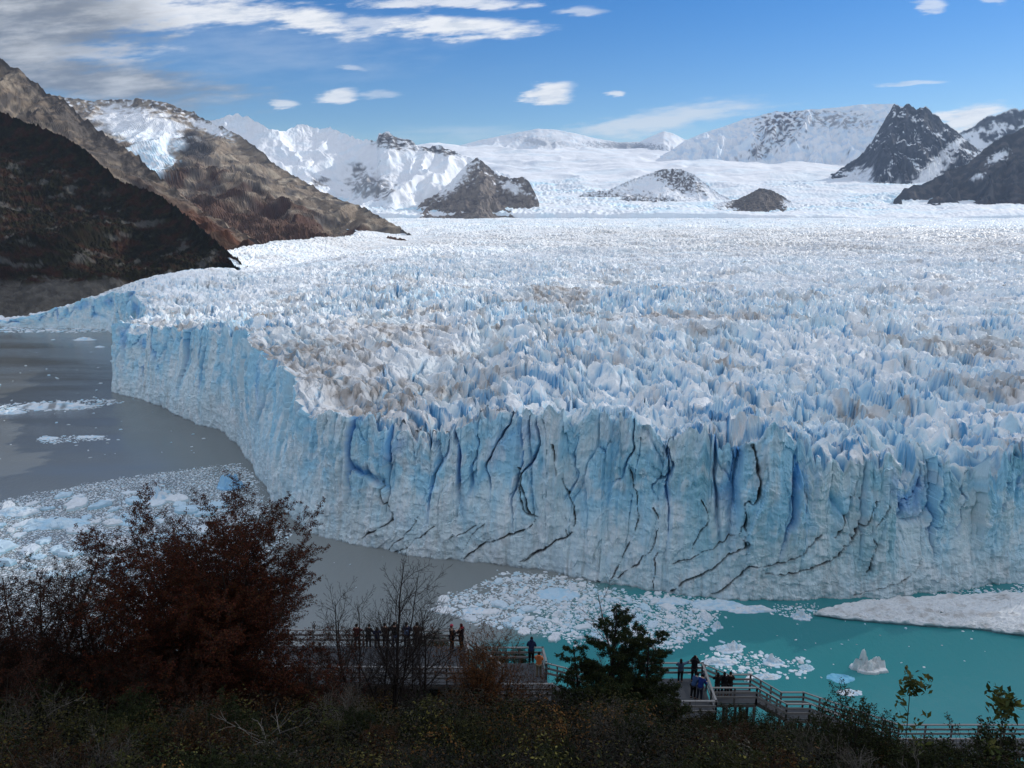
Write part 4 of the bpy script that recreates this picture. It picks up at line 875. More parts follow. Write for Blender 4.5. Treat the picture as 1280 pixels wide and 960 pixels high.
# --- plants
class Plant:
    def __init__(s, seed): s.r = random.Random(seed); s.g = np.random.default_rng(seed); s.V = []; s.F = []; s.n = 0; s.LV = []; s.C = []; s.tips = []
    def tube(s, pts, r0, r1, k):
        P = np.array(pts); m = len(P); T = np.gradient(P, axis=0); T /= np.linalg.norm(T, axis=1, keepdims=True)+1e-9
        ref = np.array((.31, .94, .12)); A = np.cross(T, ref); A /= np.linalg.norm(A, axis=1, keepdims=True)+1e-9; Bn = np.cross(T, A)
        th = np.linspace(0, 2*math.pi, k, endpoint=False); rad = np.linspace(r0, r1, m)[:, None, None]
        V = P[:, None, :]+rad*(np.cos(th)[None, :, None]*A[:, None, :]+np.sin(th)[None, :, None]*Bn[:, None, :])
        i = np.arange(m*k).reshape(m, k)+s.n; j = np.roll(i, -1, 1)
        s.V.append(V.reshape(-1, 3)); s.F.append(np.stack([i[:-1], j[:-1], j[1:], i[1:]], -1).reshape(-1, 4)); s.n += m*k
    def leaves(s, pts, size, per, spread, cols, flat=.4, aspect=.55):
        """leaf-sized quads about the points; flat 1 keeps them level"""
        P = np.repeat(np.asarray(pts), per, 0); m = len(P); g = s.g
        P = P+g.normal(0, spread, (m, 3))
        a = g.normal(0, 1, (m, 3)); a[:, 2] *= (1-flat); a /= np.linalg.norm(a, axis=1, keepdims=True)
        b = g.normal(0, 1, (m, 3)); b[:, 2] *= (1-flat); b -= a*(a*b).sum(1, keepdims=True); b /= np.linalg.norm(b, axis=1, keepdims=True)
        sz = (size*g.uniform(.6, 1.3, m))[:, None]
        nrm = np.cross(a, b)*sz*.12
        s.LV.append(np.stack([P-a*sz, P+b*sz*aspect+nrm, P+a*sz, P-b*sz*aspect+nrm], 1).reshape(-1, 3))
        cc = np.array(cols, f32)[g.integers(0, len(cols), m)]*g.uniform(.7, 1.25, (m, 1)); s.C.append(np.repeat(cc, 4, 0))
    def grow(s, p, d, L, r, lev, spec):
        R = s.r; sp = spec[lev]; n = max(2, int(L/sp['step'])); pts = [np.array(p, float)]; d = np.array(d, float)
        for i in range(n):
            d = d+np.array([R.gauss(0, sp['wig']), R.gauss(0, sp['wig']), R.gauss(0, sp['wig'])+sp.get('up', 0)]); d /= np.linalg.norm(d)
            if sp.get('flat'): d[2] *= 1-sp['flat']; d /= np.linalg.norm(d)
            pts.append(pts[-1]+d*L/n)
        s.tube(pts, r, max(r*sp.get('taper', .35), spec.get('rmin', .002)), sp['k'])
        P = np.array(pts)
        if lev+1 < spec['levels']:
            sc = spec[lev+1]; cnt = sp['kids']; cnt = int(cnt*L/sp['ref']+R.random()) if 'ref' in sp else cnt
            ph = R.uniform(0, 6.28)
            for q in range(cnt):
                f = sp['from']+(1-sp['from'])*(q+R.random())/max(cnt, 1); f = min(f, .99); x = f*n; i = min(int(x), n-1); o = P[i]+(P[i+1]-P[i])*(x-i)
                t = P[i+1]-P[i]; t /= np.linalg.norm(t); ph += 2.4+R.uniform(-.5, .5)
                a = np.cross(t, (0.2, .1, 1)); a /= np.linalg.norm(a)+1e-6; b = np.cross(t, a)
                if sp.get('planar'):                                  # side twigs lie in a level spray
                    sd = 1 if q % 2 else -1; e = np.cross(t, (0, 0, 1)); e /= np.linalg.norm(e)+1e-6; e = e*sd+np.array((0, 0, R.gauss(0, .2)))
                else: e = a*math.cos(ph)+b*math.sin(ph)
                an = math.radians(R.gauss(sc['ang'], 8)); dd = t*math.cos(an)+e*math.sin(an)
                l = L*sc['len']*(1-sp.get('short', .5)*f)*R.uniform(.7, 1.2)
                s.grow(o, dd, l, max(r*(1-f*(1-sp.get('taper', .35)))*sc['rad'], spec.get('rmin', .002)), lev+1, spec)
        if lev >= spec['leafy']: s.tips.append(P[1:] if lev+1 >= spec['levels'] else P[-2:])
    def build(s, name, loc, label, cat, bark, rz=0, group=None, wood='branches', crown='crown', scale=1):
        root = thing(name, label, cat, loc, rz, group); root.scale = (scale,)*3
        V = np.concatenate(s.V); F = np.concatenate(s.F)
        c = mixc(np.broadcast_to(np.array(bark, f32), (len(V), 3)), tuple(x*1.7 for x in bark), sstep(-.3, .5, fbm(V[:, 0]*6, V[:, 2]*6+V[:, 1]*3, 5, 2)))
        mesh_np(wood, V, F, BARKM, root, c)
        if s.LV:
            L = np.concatenate(s.LV); mesh_np(crown, L, np.arange(len(L)).reshape(-1, 4), LEAFM, root, np.concatenate(s.C))
        return root
def copy_plant(root, loc, rz, scale, label, group=None):
    r = root.copy(); COL.objects.link(r); r.location = loc; r.rotation_euler = (0, 0, rz); r.scale = (scale,)*3; r['label'] = label
    if group: r['group'] = group
    for ch in root.children:
        c = ch.copy(); COL.objects.link(c); c.parent = r
    return r
def spot(px, Y):
    """ground point below a photo column at a distance"""
    x = (px-640)/FOC*(Y*1.12); return (float(x), float(Y), float(ground_z(x, Y))-.05)
def spot_at(px, py, Y):
    x, y, z = at_Y(px, py, Y); return float(x), float(y), float(z)
# big rust-red beech
REDS = [(.085, .021, .012), (.055, .016, .010), (.120, .034, .014), (.034, .015, .010), (.070, .034, .012)]
def red_tree(seed, H, stems, name, label, cols=REDS, kids=13, leafn=5, lean=.42, group=None, loc=None, leaf=.030, twig=1.0, tilt=0.0):
    p = Plant(seed); R = p.r
    spec = dict(levels=4, leafy=2, rmin=.0035)
    spec[0] = dict(step=.5, wig=.05, up=.03, k=6, kids=kids, ref=H*.8, taper=.25, short=.55, **{'from': .16})
    spec[1] = dict(step=.3, wig=.08, up=.035, k=4, kids=13*twig, ref=2.2, ang=50, len=.50, rad=.45, taper=.3, short=.35, **{'from': .12})
    spec[2] = dict(step=.22, wig=.09, up=.05, k=3, kids=7, ref=.9, ang=40, len=.42, rad=.5, taper=.4, short=.5, planar=True, **{'from': .1})
    spec[3] = dict(step=.12, wig=.1, up=.03, k=3, ang=38, len=.42, rad=.6, taper=.6, **{'from': .2})
    for i in range(stems):
        a = 6.283*i/stems+R.uniform(-.4, .4); ln = (0.06 if i == 0 else R.uniform(.5, 1.1)*lean)
        p.grow((math.cos(a)*.12, math.sin(a)*.12, 0), (math.cos(a)*ln+tilt, math.sin(a)*ln, 1), H*(.86 if i == 0 else R.uniform(.95, 1.04)-.10*ln/max(lean, .1))*.92, .022*H*R.uniform(.55, 1)/max(1, stems*.28), 0, spec)
    if leafn: p.leaves(np.concatenate(p.tips), leaf, leafn, .036, cols, .35)
    return p.build(name, loc, label, 'tree', (.030, .024, .020), group=group, wood='branches')
x, y, z = spot(276, 25.5); top = at_Y(290, 598, 25.5)[2]
red_tree(104, float(top-z)/1.03, 10, 'beech_tree', 'tall spreading rust red beech tree in front of the ice pack', loc=(x, y, z), lean=.47, leafn=8, kids=16, leaf=.032)
for i, (px, Y, tp, sd, lab) in enumerate([(40, 24, 688, 111, 'bushy dark rust tree at the left edge, its crown against the pale ice'), (120, 27, 712, 113, 'thicket of dark red brown twigs between the left edge and the tall red tree'), (-30, 21, 720, 115, 'dark leafless thicket cut by the left edge of the view'),
                                     (215, 22, 800, 117, 'low brown thicket at the foot of the tall red tree'), (385, 25, 795, 119, 'low rust bush on the walkway side of the tall red tree')]):
    x, y, z = spot(px, Y); top = float(at_Y(px, tp, Y)[2])
    red_tree(sd, max(1.6, (top-z)/.95), 6, 'beech_tree', lab, cols=[(.060, .022, .014), (.036, .018, .012), (.075, .026, .014), (.028, .018, .012)], kids=13, leafn=5, lean=.75, loc=(x, y, z), leaf=.028)
def bare_tree(seed, H, stems, label, loc, bark=(.028, .022, .020), kids=15, lean=.3):
    p = Plant(seed); R = p.r; spec = dict(levels=4, leafy=9, rmin=.005)
    spec[0] = dict(step=.5, wig=.05, up=.03, k=6, kids=kids, ref=H*.85, taper=.2, short=.6, **{'from': .2})
    spec[1] = dict(step=.3, wig=.09, up=.05, k=4, kids=10, ref=1.8, ang=42, len=.45, rad=.5, taper=.3, short=.5, **{'from': .15})
    spec[2] = dict(step=.25, wig=.1, up=.06, k=3, kids=5, ref=.8, ang=38, len=.45, rad=.55, taper=.4, short=.5, **{'from': .15})
    spec[3] = dict(step=.2, wig=.1, up=.05, k=3, ang=35, len=.45, rad=.6, taper=.6, **{'from': .2})
    for i in range(stems):
        a = 6.283*i/stems+R.uniform(-.5, .5); ln = .05 if i == 0 else R.uniform(.5, 1)*lean
        p.grow((math.cos(a)*.08, math.sin(a)*.08, 0), (math.cos(a)*ln, math.sin(a)*ln, 1), H*(1 if i == 0 else R.uniform(.65, .9)), .012*H*(1 if i == 0 else .7), 0, spec)
    return p.build('bare_tree', loc, label, 'tree', bark)
for px, Y, tp, sd, st, lab, lean in [(487, 31, 708, 131, 5, 'slender bare tree standing in front of the people on the wooden platform', .38), (440, 33, 742, 133, 5, 'short bare sapling between the tall red tree and the slender bare tree', .5), (530, 33, 756, 135, 4, 'low bare twiggy tree between the slender bare tree and the orange bush', .6)]:
    x, y, z = spot(px, Y); bare_tree(sd, (float(at_Y(px, tp, Y)[2])-z), st, lab, (x, y, z), lean=lean)
x, y, z = spot(779, 37); bare_tree(137, float(at_Y(779, 752, 37)[2])-z, 2, 'pale bare tree rising behind the dark evergreen', (x, y, z), (.075, .065, .058), kids=7, lean=.15)
# evergreen beeches in layered sprays
GREENS = [(.018, .030, .010), (.014, .024, .010), (.028, .040, .012), (.045, .048, .014), (.022, .026, .010)]
def evergreen(seed, H, W_, label, loc, cols=GREENS, name='evergreen_tree', stems=1, dens=20):
    p = Plant(seed); R = p.r; spec = dict(levels=4, leafy=2, rmin=.004)
    spec[0] = dict(step=.4, wig=.03, up=.03, k=6, kids=42, ref=H, taper=.15, short=.70, **{'from': .10})
    spec[1] = dict(step=.25, wig=.07, up=.015, k=4, kids=9, ref=1.6, ang=68, len=W_/H*.62, rad=.4, taper=.3, short=.5, planar=True, **{'from': .15})
    spec[2] = dict(step=.16, wig=.08, up=.01, k=3, kids=6, ref=.6, ang=48, len=.42, rad=.5, taper=.4, short=.4, planar=True, **{'from': .1})
    spec[3] = dict(step=.1, wig=.08, up=.0, k=3, ang=42, len=.45, rad=.6, taper=.6, **{'from': .2})
    for i in range(stems):
        a = 6.28*i/max(stems, 1)+R.random(); ln = 0.04 if i == 0 else .28
        p.grow((math.cos(a)*.1*i, math.sin(a)*.1*i, 0), (math.cos(a)*ln, math.sin(a)*ln, 1), H*(1 if i == 0 else R.uniform(.7, .9)), .016*H, 0, spec)
    p.leaves(np.concatenate(p.tips), .040, dens, .05, cols, .5)
    return p.build(name, loc, label, 'tree', (.030, .024, .020))
for px, Y, tp, sd, w_, st, lab in [(752, 34, 750, 141, 4.3, 2, 'dark evergreen tree, the taller and more pointed of the joined pair by the right platform'), (806, 34.5, 790, 143, 4.4, 2, 'dark evergreen tree with the blunter top, joined to the pointed one, by the right platform'), (728, 31, 862, 147, 3.0, 2, 'low dark evergreen bush at the foot of the pointed evergreen'), (765, 31, 858, 151, 3.6, 2, 'low dark evergreen bush filling the gap between the joined evergreen trees'), (800, 31, 868, 153, 3.2, 2, 'low dark evergreen bush at the foot of the blunter evergreen'), (830, 32, 880, 149, 3.2, 2, 'low dark evergreen bush below the right platform')]:
    x, y, z = spot(px, Y); evergreen(sd, max(1.8, float(at_Y(px, tp, Y)[2])-z), w_, lab, (x, y, z), stems=st)
# --- bushes with leaves of their own colour
def bush(seed, H, W_, name, label, cat, loc, cols, leaf=.03, dens=3, bark=(.03, .024, .02), stems=9, flat=.3, asp=.55, kids=8, up=.04):
    p = Plant(seed); R = p.r; spec = dict(levels=3, leafy=1, rmin=.003)
    spec[0] = dict(step=.2, wig=.09, up=up, k=4, kids=kids, taper=.3, short=.4, **{'from': .2})
    spec[1] = dict(step=.14, wig=.1, up=.05, k=3, kids=6, ang=42, len=.5, rad=.5, taper=.4, short=.4, **{'from': .15})
    spec[2] = dict(step=.1, wig=.1, up=.04, k=3, ang=40, len=.5, rad=.6, taper=.6, **{'from': .2})
    for i in range(stems):
        a = R.uniform(0, 6.28); ln = R.uniform(.05, 1)*W_/H*.62
        p.grow((math.cos(a)*.1*W_, math.sin(a)*.1*W_, 0), (math.cos(a)*ln, math.sin(a)*ln, 1), H*R.uniform(.65, 1.0), .012+.004*H, 0, spec)
    if dens: p.leaves(np.concatenate(p.tips), leaf, dens, leaf*1.1, cols, flat, asp)
    return p.build(name, loc, label, cat, bark, wood='stems', crown='leaves')
ORANGE = [(.150, .050, .014), (.110, .036, .012), (.080, .040, .016), (.050, .034, .016), (.19, .075, .02)]
x, y, z = spot(598, 35); bush(201, float(at_Y(600, 806, 35)[2])-z, 3.2, 'autumn_bush', 'orange brown autumn bush in front of the wooden platform', 'bush', (x, y, z), ORANGE, stems=30, dens=5)
x, y, z = spot(640, 34); bush(203, float(at_Y(640, 838, 34)[2])-z, 2.0, 'autumn_bush', 'small rusty bush under the steps of the middle platform', 'bush', (x, y, z), ORANGE[1:4], stems=14, dens=3)
x, y, z = spot(655, 48.5); bush(205, 1.6, 1.6, 'evergreen_bush', 'dark green bush just behind the railing of the middle platform', 'bush', (x-.3, y, float(at_Y(640, 829, 48.5)[2])-.6), GREENS, stems=14, dens=4)
x, y, z = spot(612, 48.5); bush(206, 1.6, 1.6, 'evergreen_bush', 'second dark green bush behind the railing of the middle platform', 'bush', (x+.6, y, float(at_Y(625, 829, 48.5)[2])-.6), GREENS, stems=14, dens=4)
x, y, z = spot(545, 48.5); bush(207, 1.7, 2.6, 'evergreen_bush', 'dark green bush behind the far railing of the platform with the couple', 'bush', (x, y, float(at_Y(545, 808, 48.5)[2])-.7), GREENS, stems=18, dens=4)
OLIVE = [(.026, .036, .012), (.020, .028, .010), (.040, .046, .014), (.030, .030, .014)]
for px, py, Y, sd, w_, leaf, st, lab in [(1072, 840, 17, 211, 1.7, .022, 16, 'upright leafy bush in front of the lowest stretch of railing'), (1030, 872, 18, 213, 1.3, .020, 12, 'leafy bush next to the foot of the stairs'), (1110, 868, 17, 215, 1.4, .020, 12, 'small leafed bush between the tall upright bush and the tall stalk'),
                                (1196, 868, 14, 217, .9, .020, 7, 'thin leafy bush with upright shoots near the bottom railing'), (1258, 862, 12, 219, 1.2, .026, 12, 'broad leafed bush at the right edge'), (1232, 884, 12.5, 221, .8, .022, 8, 'short leafy bush beside the one at the right edge'), (1165, 888, 14, 223, 1.0, .020, 9, 'short leafy bush at the base of the tall stalk')]:
    x, y, z = spot(px, Y); H = (float(at_Y(px, py, Y)[2])-z)*(.76 if px < 1100 else .60); bush(sd, max(.7, H), w_, 'leafy_bush', lab, 'bush', (x, y, z), OLIVE, leaf=leaf*1.3, stems=max(5, st*2//3), dens=6, flat=.2)
for px, py, Y, sd, w_, lab in [(905, 893, 36, 251, 2.6, 'dark scrubby bush under the edge of the narrow landing'), (948, 897, 37, 252, 2.6, 'dark scrubby bush in front of the upper flight of stairs'), (992, 906, 37.5, 253, 2.4, 'dark scrubby bush under the stair landing'), (1035, 914, 38, 254, 2.6, 'dark scrubby bush below the lower flight of stairs'), (868, 905, 35, 255, 2.4, 'dark scrubby bush at the foot of the platform with the leaning people'), (1085, 922, 38, 256, 2.6, 'dark scrubby bush at the bottom of the stairs')]:
    x, y, z = spot(px, Y); H = float(at_Y(px, py, Y)[2])-z; bush(sd, max(1.0, H), w_, 'scrub_bush', lab, 'bush', (x, y, z), OLIVE[:2]+[(.04, .026, .012)], leaf=.038, stems=18, dens=7, flat=.2)
# scattered scrub with stems of its own, each one a plant
protos = []
for i, (cols, H, dens, bark, leaf) in enumerate([([(.030, .036, .012), (.050, .050, .016)], 1.0, 6, (.06, .052, .042), .020), ([(.075, .034, .014), (.050, .028, .014)], .9, 5, (.05, .04, .034), .018), ([(.020, .028, .010), (.030, .036, .012)], 1.1, 8, (.04, .034, .028), .022), ([(.05, .045, .03)], 1.1, 1, (.085, .075, .064), .016), ([(.075, .072, .022), (.045, .05, .016)], .8, 6, (.05, .042, .034), .020)]):
    protos.append(bush(260+i, H, H*1.3, 'scrub_plant', 'twiggy scrub bush among the dark undergrowth', 'bush', (0, -60, 0), cols, leaf=leaf, stems=13, dens=dens, bark=bark, flat=.2, kids=9))
PG = 'scrub bushes in the undergrowth'; q = random.Random(9)
SL = ['olive green twiggy scrub bush in the dark undergrowth', 'rusty leaved scrub bush in the dark undergrowth', 'dark green dense scrub bush in the undergrowth', 'almost bare grey scrub bush in the dark undergrowth', 'yellow green scrub bush in the dark undergrowth']
used = set()
for i in range(84):
    Y = 8.5+24*q.random()**1.3; X = q.uniform(-.72, .72)*Y*1.1; k = q.randrange(5); z = float(ground_z(X, Y))-.05
    if Y > 24 and -4 < X < 16: continue
    sc = q.uniform(.75, 1.35)*(.8 if Y < 12 else 1)
    if k in used: copy_plant(protos[k], (X, Y, z), q.uniform(0, 6.28), sc, SL[k], PG)
    else: used.add(k); o = protos[k]; o.location = (X, Y, z); o.scale = (sc,)*3; o['label'] = SL[k]; o['group'] = PG
# tall stalk with a rosette of yellow-green leaves
def stalk(px, py, Y, seed, label):
    x, y, z = spot(px, Y); H = float(at_Y(px, py, Y)[2])-z
    p = Plant(seed); p.tube([(0, 0, 0), (.04, 0, H*.5), (.0, .02, H)], .012, .006, 5)
    R = p.r
    for q in range(9):
        f = R.uniform(.45, .98); a = R.uniform(0, 6.28); l = R.uniform(.18, .32)*(1.2-f*.4); o = np.array((.04*(1-f), 0, H*f))
        pts = [o, o+np.array((math.cos(a)*l*.6, math.sin(a)*l*.6, l*.5)), o+np.array((math.cos(a)*l, math.sin(a)*l, l*1.0))]; p.tube(pts, .005, .003, 3)
        p.tips.append(np.array(pts[1:]))
    P = np.concatenate(p.tips); top = np.array([(0, 0, H-.05)]*6+[(0, 0, H-.14)]*5)
    YG = [(.085, .095, .022), (.060, .075, .020), (.11, .105, .03), (.045, .060, .018)]
    p.leaves(P, .065, 5, .06, YG, .2, .42); p.leaves(top, .075, 7, .08, YG, .2, .42)
    p.build('leafy_stalk', (x, y, z), label, 'plant', (.05, .045, .03), wood='stem', crown='leaves')
stalk(1140, 850, 12, 231, 'tall stalk with a tuft of broad yellow green leaves against the turquoise water')
stalk(1262, 872, 10.5, 233, 'short stalk of yellow green leaves at the right edge')
# bleached dead branches
def dead(px, py, Y, seed, H, label, n=5):
    x, y, z = spot_at(px, py, Y); p = Plant(seed); R = p.r; spec = dict(levels=2, leafy=9, rmin=.005)
    spec[0] = dict(step=.18, wig=.16, up=.03, k=4, kids=4, taper=.4, short=.4, **{'from': .3}); spec[1] = dict(step=.15, wig=.14, up=.03, k=3, ang=40, len=.5, rad=.6, taper=.5)
    for i in range(n):
        a = R.uniform(0, 6.28); p.grow((R.uniform(-.3, .3), R.uniform(-.2, .2), 0), (math.cos(a)*1.6, math.sin(a)*1.2, .8), H*R.uniform(.5, 1.2), .010, 0, spec)
    p.build('dead_branch', (x, y, z), label, 'branch', (.11, .10, .088), wood='branches')
dead(335, 925, 15, 241, .9, 'bleached tangle of dead branches lying under the tall red tree', 7)
dead(655, 930, 24, 243, 2.0, 'bleached dead branches at the foot of the pointed evergreen', 6)
dead(60, 895, 18, 245, .9, 'single bleached dead branch standing in the brush at the left', 1)
dead(285, 850, 24, 247, 1.2, 'pale dead limb hanging in front of the trunk of the tall red tree', 1)

# --- undergrowth: too dense to count
def undergrowth():
    p = Plant(301); g = p.g; N = 4600
    # more of it near the viewpoint, thinning down the slope
    Y = 7.5+38*g.uniform(0, 1, N)**1.25; X = g.uniform(-.80, .80, N)*(Y*1.05+2)
    Z = ground_z(X, Y)
    R = (.28+1.0*g.uniform(0, 1, N)**2.2)*np.clip(Y/20, .7, 1.05)
    tall = R*g.uniform(.8, 1.7, N)*(1+.6*fbm(X/3, Y/3, 303, 3))*np.where(X > 6, .8, 1.0)*np.where((Y > 31) & (X > -12) & (X < 14), .5, 1.0)
    tall = np.clip(tall, .15, 1.7)
    pal = np.array([(.022, .030, .010), (.032, .036, .012), (.014, .019, .009), (.036, .022, .012), (.105, .092, .024), (.075, .066, .05), (.13, .062, .018), (.018, .016, .011)], f32)
    kind = (np.clip(fbm(X/4, Y/4, 307, 3)*.5+.42+.28*g.normal(0, 1, N), 0, .999)*8).astype(int)
    val = .50*np.exp(g.normal(0, .60, N))
    per = np.clip((R*R*np.where(Y < 17, 460, 320)).astype(int), 40, 620); size = np.where(Y < 12, .026, np.where(Y < 18, .031, .042))
    idx = np.repeat(np.arange(N), per); m = len(idx)
    # leaves sit on the outside of each rounded bush
    u = g.uniform(.15, 1, m); a = g.uniform(0, 6.28, m); rr = np.sqrt(np.clip(1-u*u*.92, 0, 1))*g.uniform(.72, 1.08, m)
    lob = 1+.25*np.sin(a*3+idx)
    P = np.stack([X[idx]+np.cos(a)*rr*R[idx]*lob, Y[idx]+np.sin(a)*rr*R[idx]*lob, Z[idx]+u*tall[idx]*g.uniform(.8, 1.1, m)], -1)
    O = np.stack([np.cos(a)*rr, np.sin(a)*rr, u*1.1], -1)+g.normal(0, .38, (m, 3)); O /= np.linalg.norm(O, axis=1, keepdims=True)
    A1 = g.normal(0, 1, (m, 3)); A1 -= O*(O*A1).sum(1, keepdims=True); A1 /= np.linalg.norm(A1, axis=1, keepdims=True); B1 = np.cross(O, A1); B1 /= np.linalg.norm(B1, axis=1, keepdims=True)
    sz = (size[idx]*g.uniform(.5, 1.5, m))[:, None]
    p.LV.append(np.stack([P-A1*sz, P+B1*sz*.5, P+A1*sz, P-B1*sz*.5], 1).reshape(-1, 3))
    p.C.append(np.repeat(pal[kind[idx]]*(val[idx]*g.uniform(.8, 1.25, m))[:, None], 4, 0))
    # thin stems poking out of the brush
    st = g.choice(N, 2600)
    for i in st:
        h = tall[i]*g.uniform(.8, 1.5); a = g.uniform(0, 6.28); o = np.array((X[i], Y[i], Z[i])); d = np.array((math.cos(a)*.3, math.sin(a)*.3, 1))
        p.tube([o, o+d*h*.5, o+d*h+np.array((g.normal(0, .08), g.normal(0, .08), 0))], .006, .003, 3)
    L = np.concatenate(p.LV); nL = len(L); Vs = np.concatenate(p.V); Fs = np.concatenate(p.F)+nL
    sc = np.broadcast_to(np.array((.055, .045, .036), f32), (len(Vs), 3))*g.uniform(.6, 2.0, (len(Vs)//3, 1)).repeat(3, 0)
    o = mesh_np('undergrowth', np.concatenate([L, Vs]), np.concatenate([np.arange(nL).reshape(-1, 4), Fs]), LEAFM, None, np.concatenate([np.concatenate(p.C), sc]))
    tag(o, 'dense dark scrub covering the hillside', None, None, 'stuff')
undergrowth()
# ------------------------------------------------------------------ wooden walkways
WOOD = flat_mat('weathered_wood', (.12, .117, .11), .85, .2, 5, .25)
RAILW = flat_mat('rail_wood', (.24, .235, .225), .8, .25, 4, .2)
DECKW = flat_mat('deck_boards', (.075, .08, .086), .8, .2, 3, .25)
def dk(px, py, drop): x, y = on_z(px, py, CAM_H-drop); return np.array((float(x), float(y), CAM_H-drop))
class MB:
    def __init__(s): s.V = []; s.F = []; s.n = 0
    def bar(s, a, b, w, h, up=(0, 0, 1)):
        """a square bar from a to b, w wide and h high"""
        a = np.asarray(a, float); b = np.asarray(b, float); t = b-a; t /= np.linalg.norm(t)
        u = np.asarray(up, float); sd = np.cross(t, u)
        if np.linalg.norm(sd) < 1e-4: sd = np.array((1., 0, 0))
        sd /= np.linalg.norm(sd); u = np.cross(sd, t)
        c = [(-1, -1), (1, -1), (1, 1), (-1, 1)]; bev = .12*min(w, h)
        V = []
        for p, k in ((a, 0), (a+t*bev, 1), (b-t*bev, 1), (b, 0)):
            f = 1 if k else .86
            V += [p+sd*x*w/2*f+u*y*h/2*f for x, y in c]
        F = [(3, 2, 1, 0), (12, 13, 14, 15)]
        for r in range(3):
            for i in range(4): j = (i+1) % 4; F.append((r*4+i, r*4+j, r*4+4+j, r*4+4+i))
        s.V += V; s.F += [tuple(i+s.n for i in f) for f in F]; s.n += 16
    def build(s, name, mat, parent=None, org=(0, 0, 0)):
        return mesh_np(name, np.array(s.V)-np.asarray(org), np.array(s.F), mat, parent)
def railing(a, b, label, posts=4, h=1.05, cat='railing', group=None, boards=(.72, .42), lo=.0):
    """posts with a top rail and two boards between base points a and b"""
    a = np.asarray(a, float); b = np.asarray(b, float)
    root = thing('railing', label, cat, tuple(a), group=group)
    up = np.array((0, 0, 1.))
    for i in range(posts):
        p = a+(b-a)*(i/(posts-1)); m = MB(); m.bar(p-up*(.12+lo), p+up*(h-.02), .09, .09, (0, 1, 0)); m.build('post', WOOD, root, a)
    d = (b-a)/np.linalg.norm(b-a)
    m = MB(); m.bar(a+up*h-d*.08, b+up*h+d*.08, .13, .05); m.build('top_rail', RAILW, root, a)
    n = np.cross(d, up); n /= np.linalg.norm(n); n = n*(-.06 if n[1] > 0 else .06)
    for k in boards:
        m = MB(); m.bar(a+up*h*k+n, b+up*h*k+n, .035, .13); m.build('rail_board', RAILW, root, a)
    return root
def deck(c, label, edge=.18, legs=True):
    """corner points far-left, far-right, near-right, near-left; boards, edge beams and stilts"""
    c = [np.asarray(q, float) for q in c]; o = c[3]
    root = thing('viewing_platform', label, 'platform', tuple(o))
    fl, fr, nr, nl = c; m = MB(); n = max(6, int(np.linalg.norm(fl-nl)/.15))
    for i in range(n):
        t0 = (i+.5)/n; a = nl+(fl-nl)*t0; b = nr+(fr-nr)*t0; m.bar(a-np.array((0, 0, .025)), b-np.array((0, 0, .025)), np.linalg.norm(fl-nl)/n*.94, .045)
    m.build('deck_boards', DECKW, root, o)
    z = np.array((0, 0, .17))
    for a, b in ((fl, fr), (nl, nr), (fl, nl), (fr, nr)): m = MB(); m.bar(a-z, b-z, .08, edge); m.build('edge_beam', WOOD, root, o)
    if legs:
        for a, b in ((fl, fr), (nl, nr)):
            for t in np.linspace(.03, .97, max(4, int(np.linalg.norm(b-a)/3)+1)):
                p = a+(b-a)*t; g = float(ground_z(p[0], p[1])); m = MB(); m.bar((p[0], p[1], min(g, p[2]-.6)-.2), (p[0], p[1], p[2]-.27), .14, .14, (0, 1, 0)); m.build('stilt', WOOD, root, o)
    return root
def stairs(a, b, width, label, n=None):
    """treads from the middle of the upper edge a down to the lower edge b"""
    a = np.asarray(a, float); b = np.asarray(b, float); root = thing('staircase', label, 'staircase', tuple(a))
    d = b-a; fl = np.array((d[0], d[1], 0)); fl /= np.linalg.norm(fl); sd = np.array((fl[1], -fl[0], 0)); n = n or max(3, int(abs(d[2])/.17))
    for i in range(n):
        p = a+d*((i+.5)/n)
        m = MB(); m.bar(p-sd*width/2, p+sd*width/2, np.linalg.norm(d[:2])/n*.92, .05); m.build('tread', DECKW, root, a)
    for s in (-1, 1): m = MB(); m.bar(a+sd*s*width/2-np.array((0, 0, .12)), b+sd*s*width/2-np.array((0, 0, .12)), .06, .24); m.build('stringer', WOOD, root, a)
    return root
ZA, ZB, ZC, ZD, ZE, ZF = 25.5, 26.6, 27.9, 29.0, 30.3, 33.0
A = [dk(330, 807, ZA), dk(580, 808, ZA), dk(592, 856, ZA), dk(326, 854, ZA)]; deck(A, 'grey wooden viewing platform behind the bare trees with a row of people')
Bd = [dk(618, 829, ZB), dk(678, 829, ZB), dk(690, 876, ZB), dk(616, 876, ZB)]; deck(Bd, 'small grey wooden platform where the person in an orange jacket stands')
Cd = [dk(800, 848, ZC), dk(877, 848, ZC), dk(894, 897, ZC), dk(796, 897, ZC)]; deck(Cd, 'wooden viewing platform half hidden by the evergreens with people leaning on its rail')
Dd = [dk(890, 862, ZD), dk(937, 862, ZD), dk(945, 879, ZD), dk(890, 879, ZD)]; deck(Dd, 'narrow walkway landing with three people in dark coats')
Ed = [dk(975, 884, ZE), dk(1003, 884, ZE), dk(1011, 899, ZE), dk(982, 899, ZE)]; deck(Ed, 'small landing halfway down the wooden stairs')
Fd = [dk(1122, 924, ZF), dk(1750, 924, ZF), dk(1760, 942, ZF), dk(1122, 942, ZF)]; deck(Fd, 'lowest wooden walkway running off to the right edge')
railing(A[0], A[1], 'long far railing of the platform with the row of people', 9)
railing(A[3], A[2], 'near railing of the platform with the row of people, behind the bare trees', 9)
railing(A[1], (A[1]+A[2])/2, 'pale end railing beside the couple in dark clothes', 3)
railing(dk(584, 816, ZA), dk(628, 852, ZB), 'sloping railing of the steps behind the orange brown bush', 4)
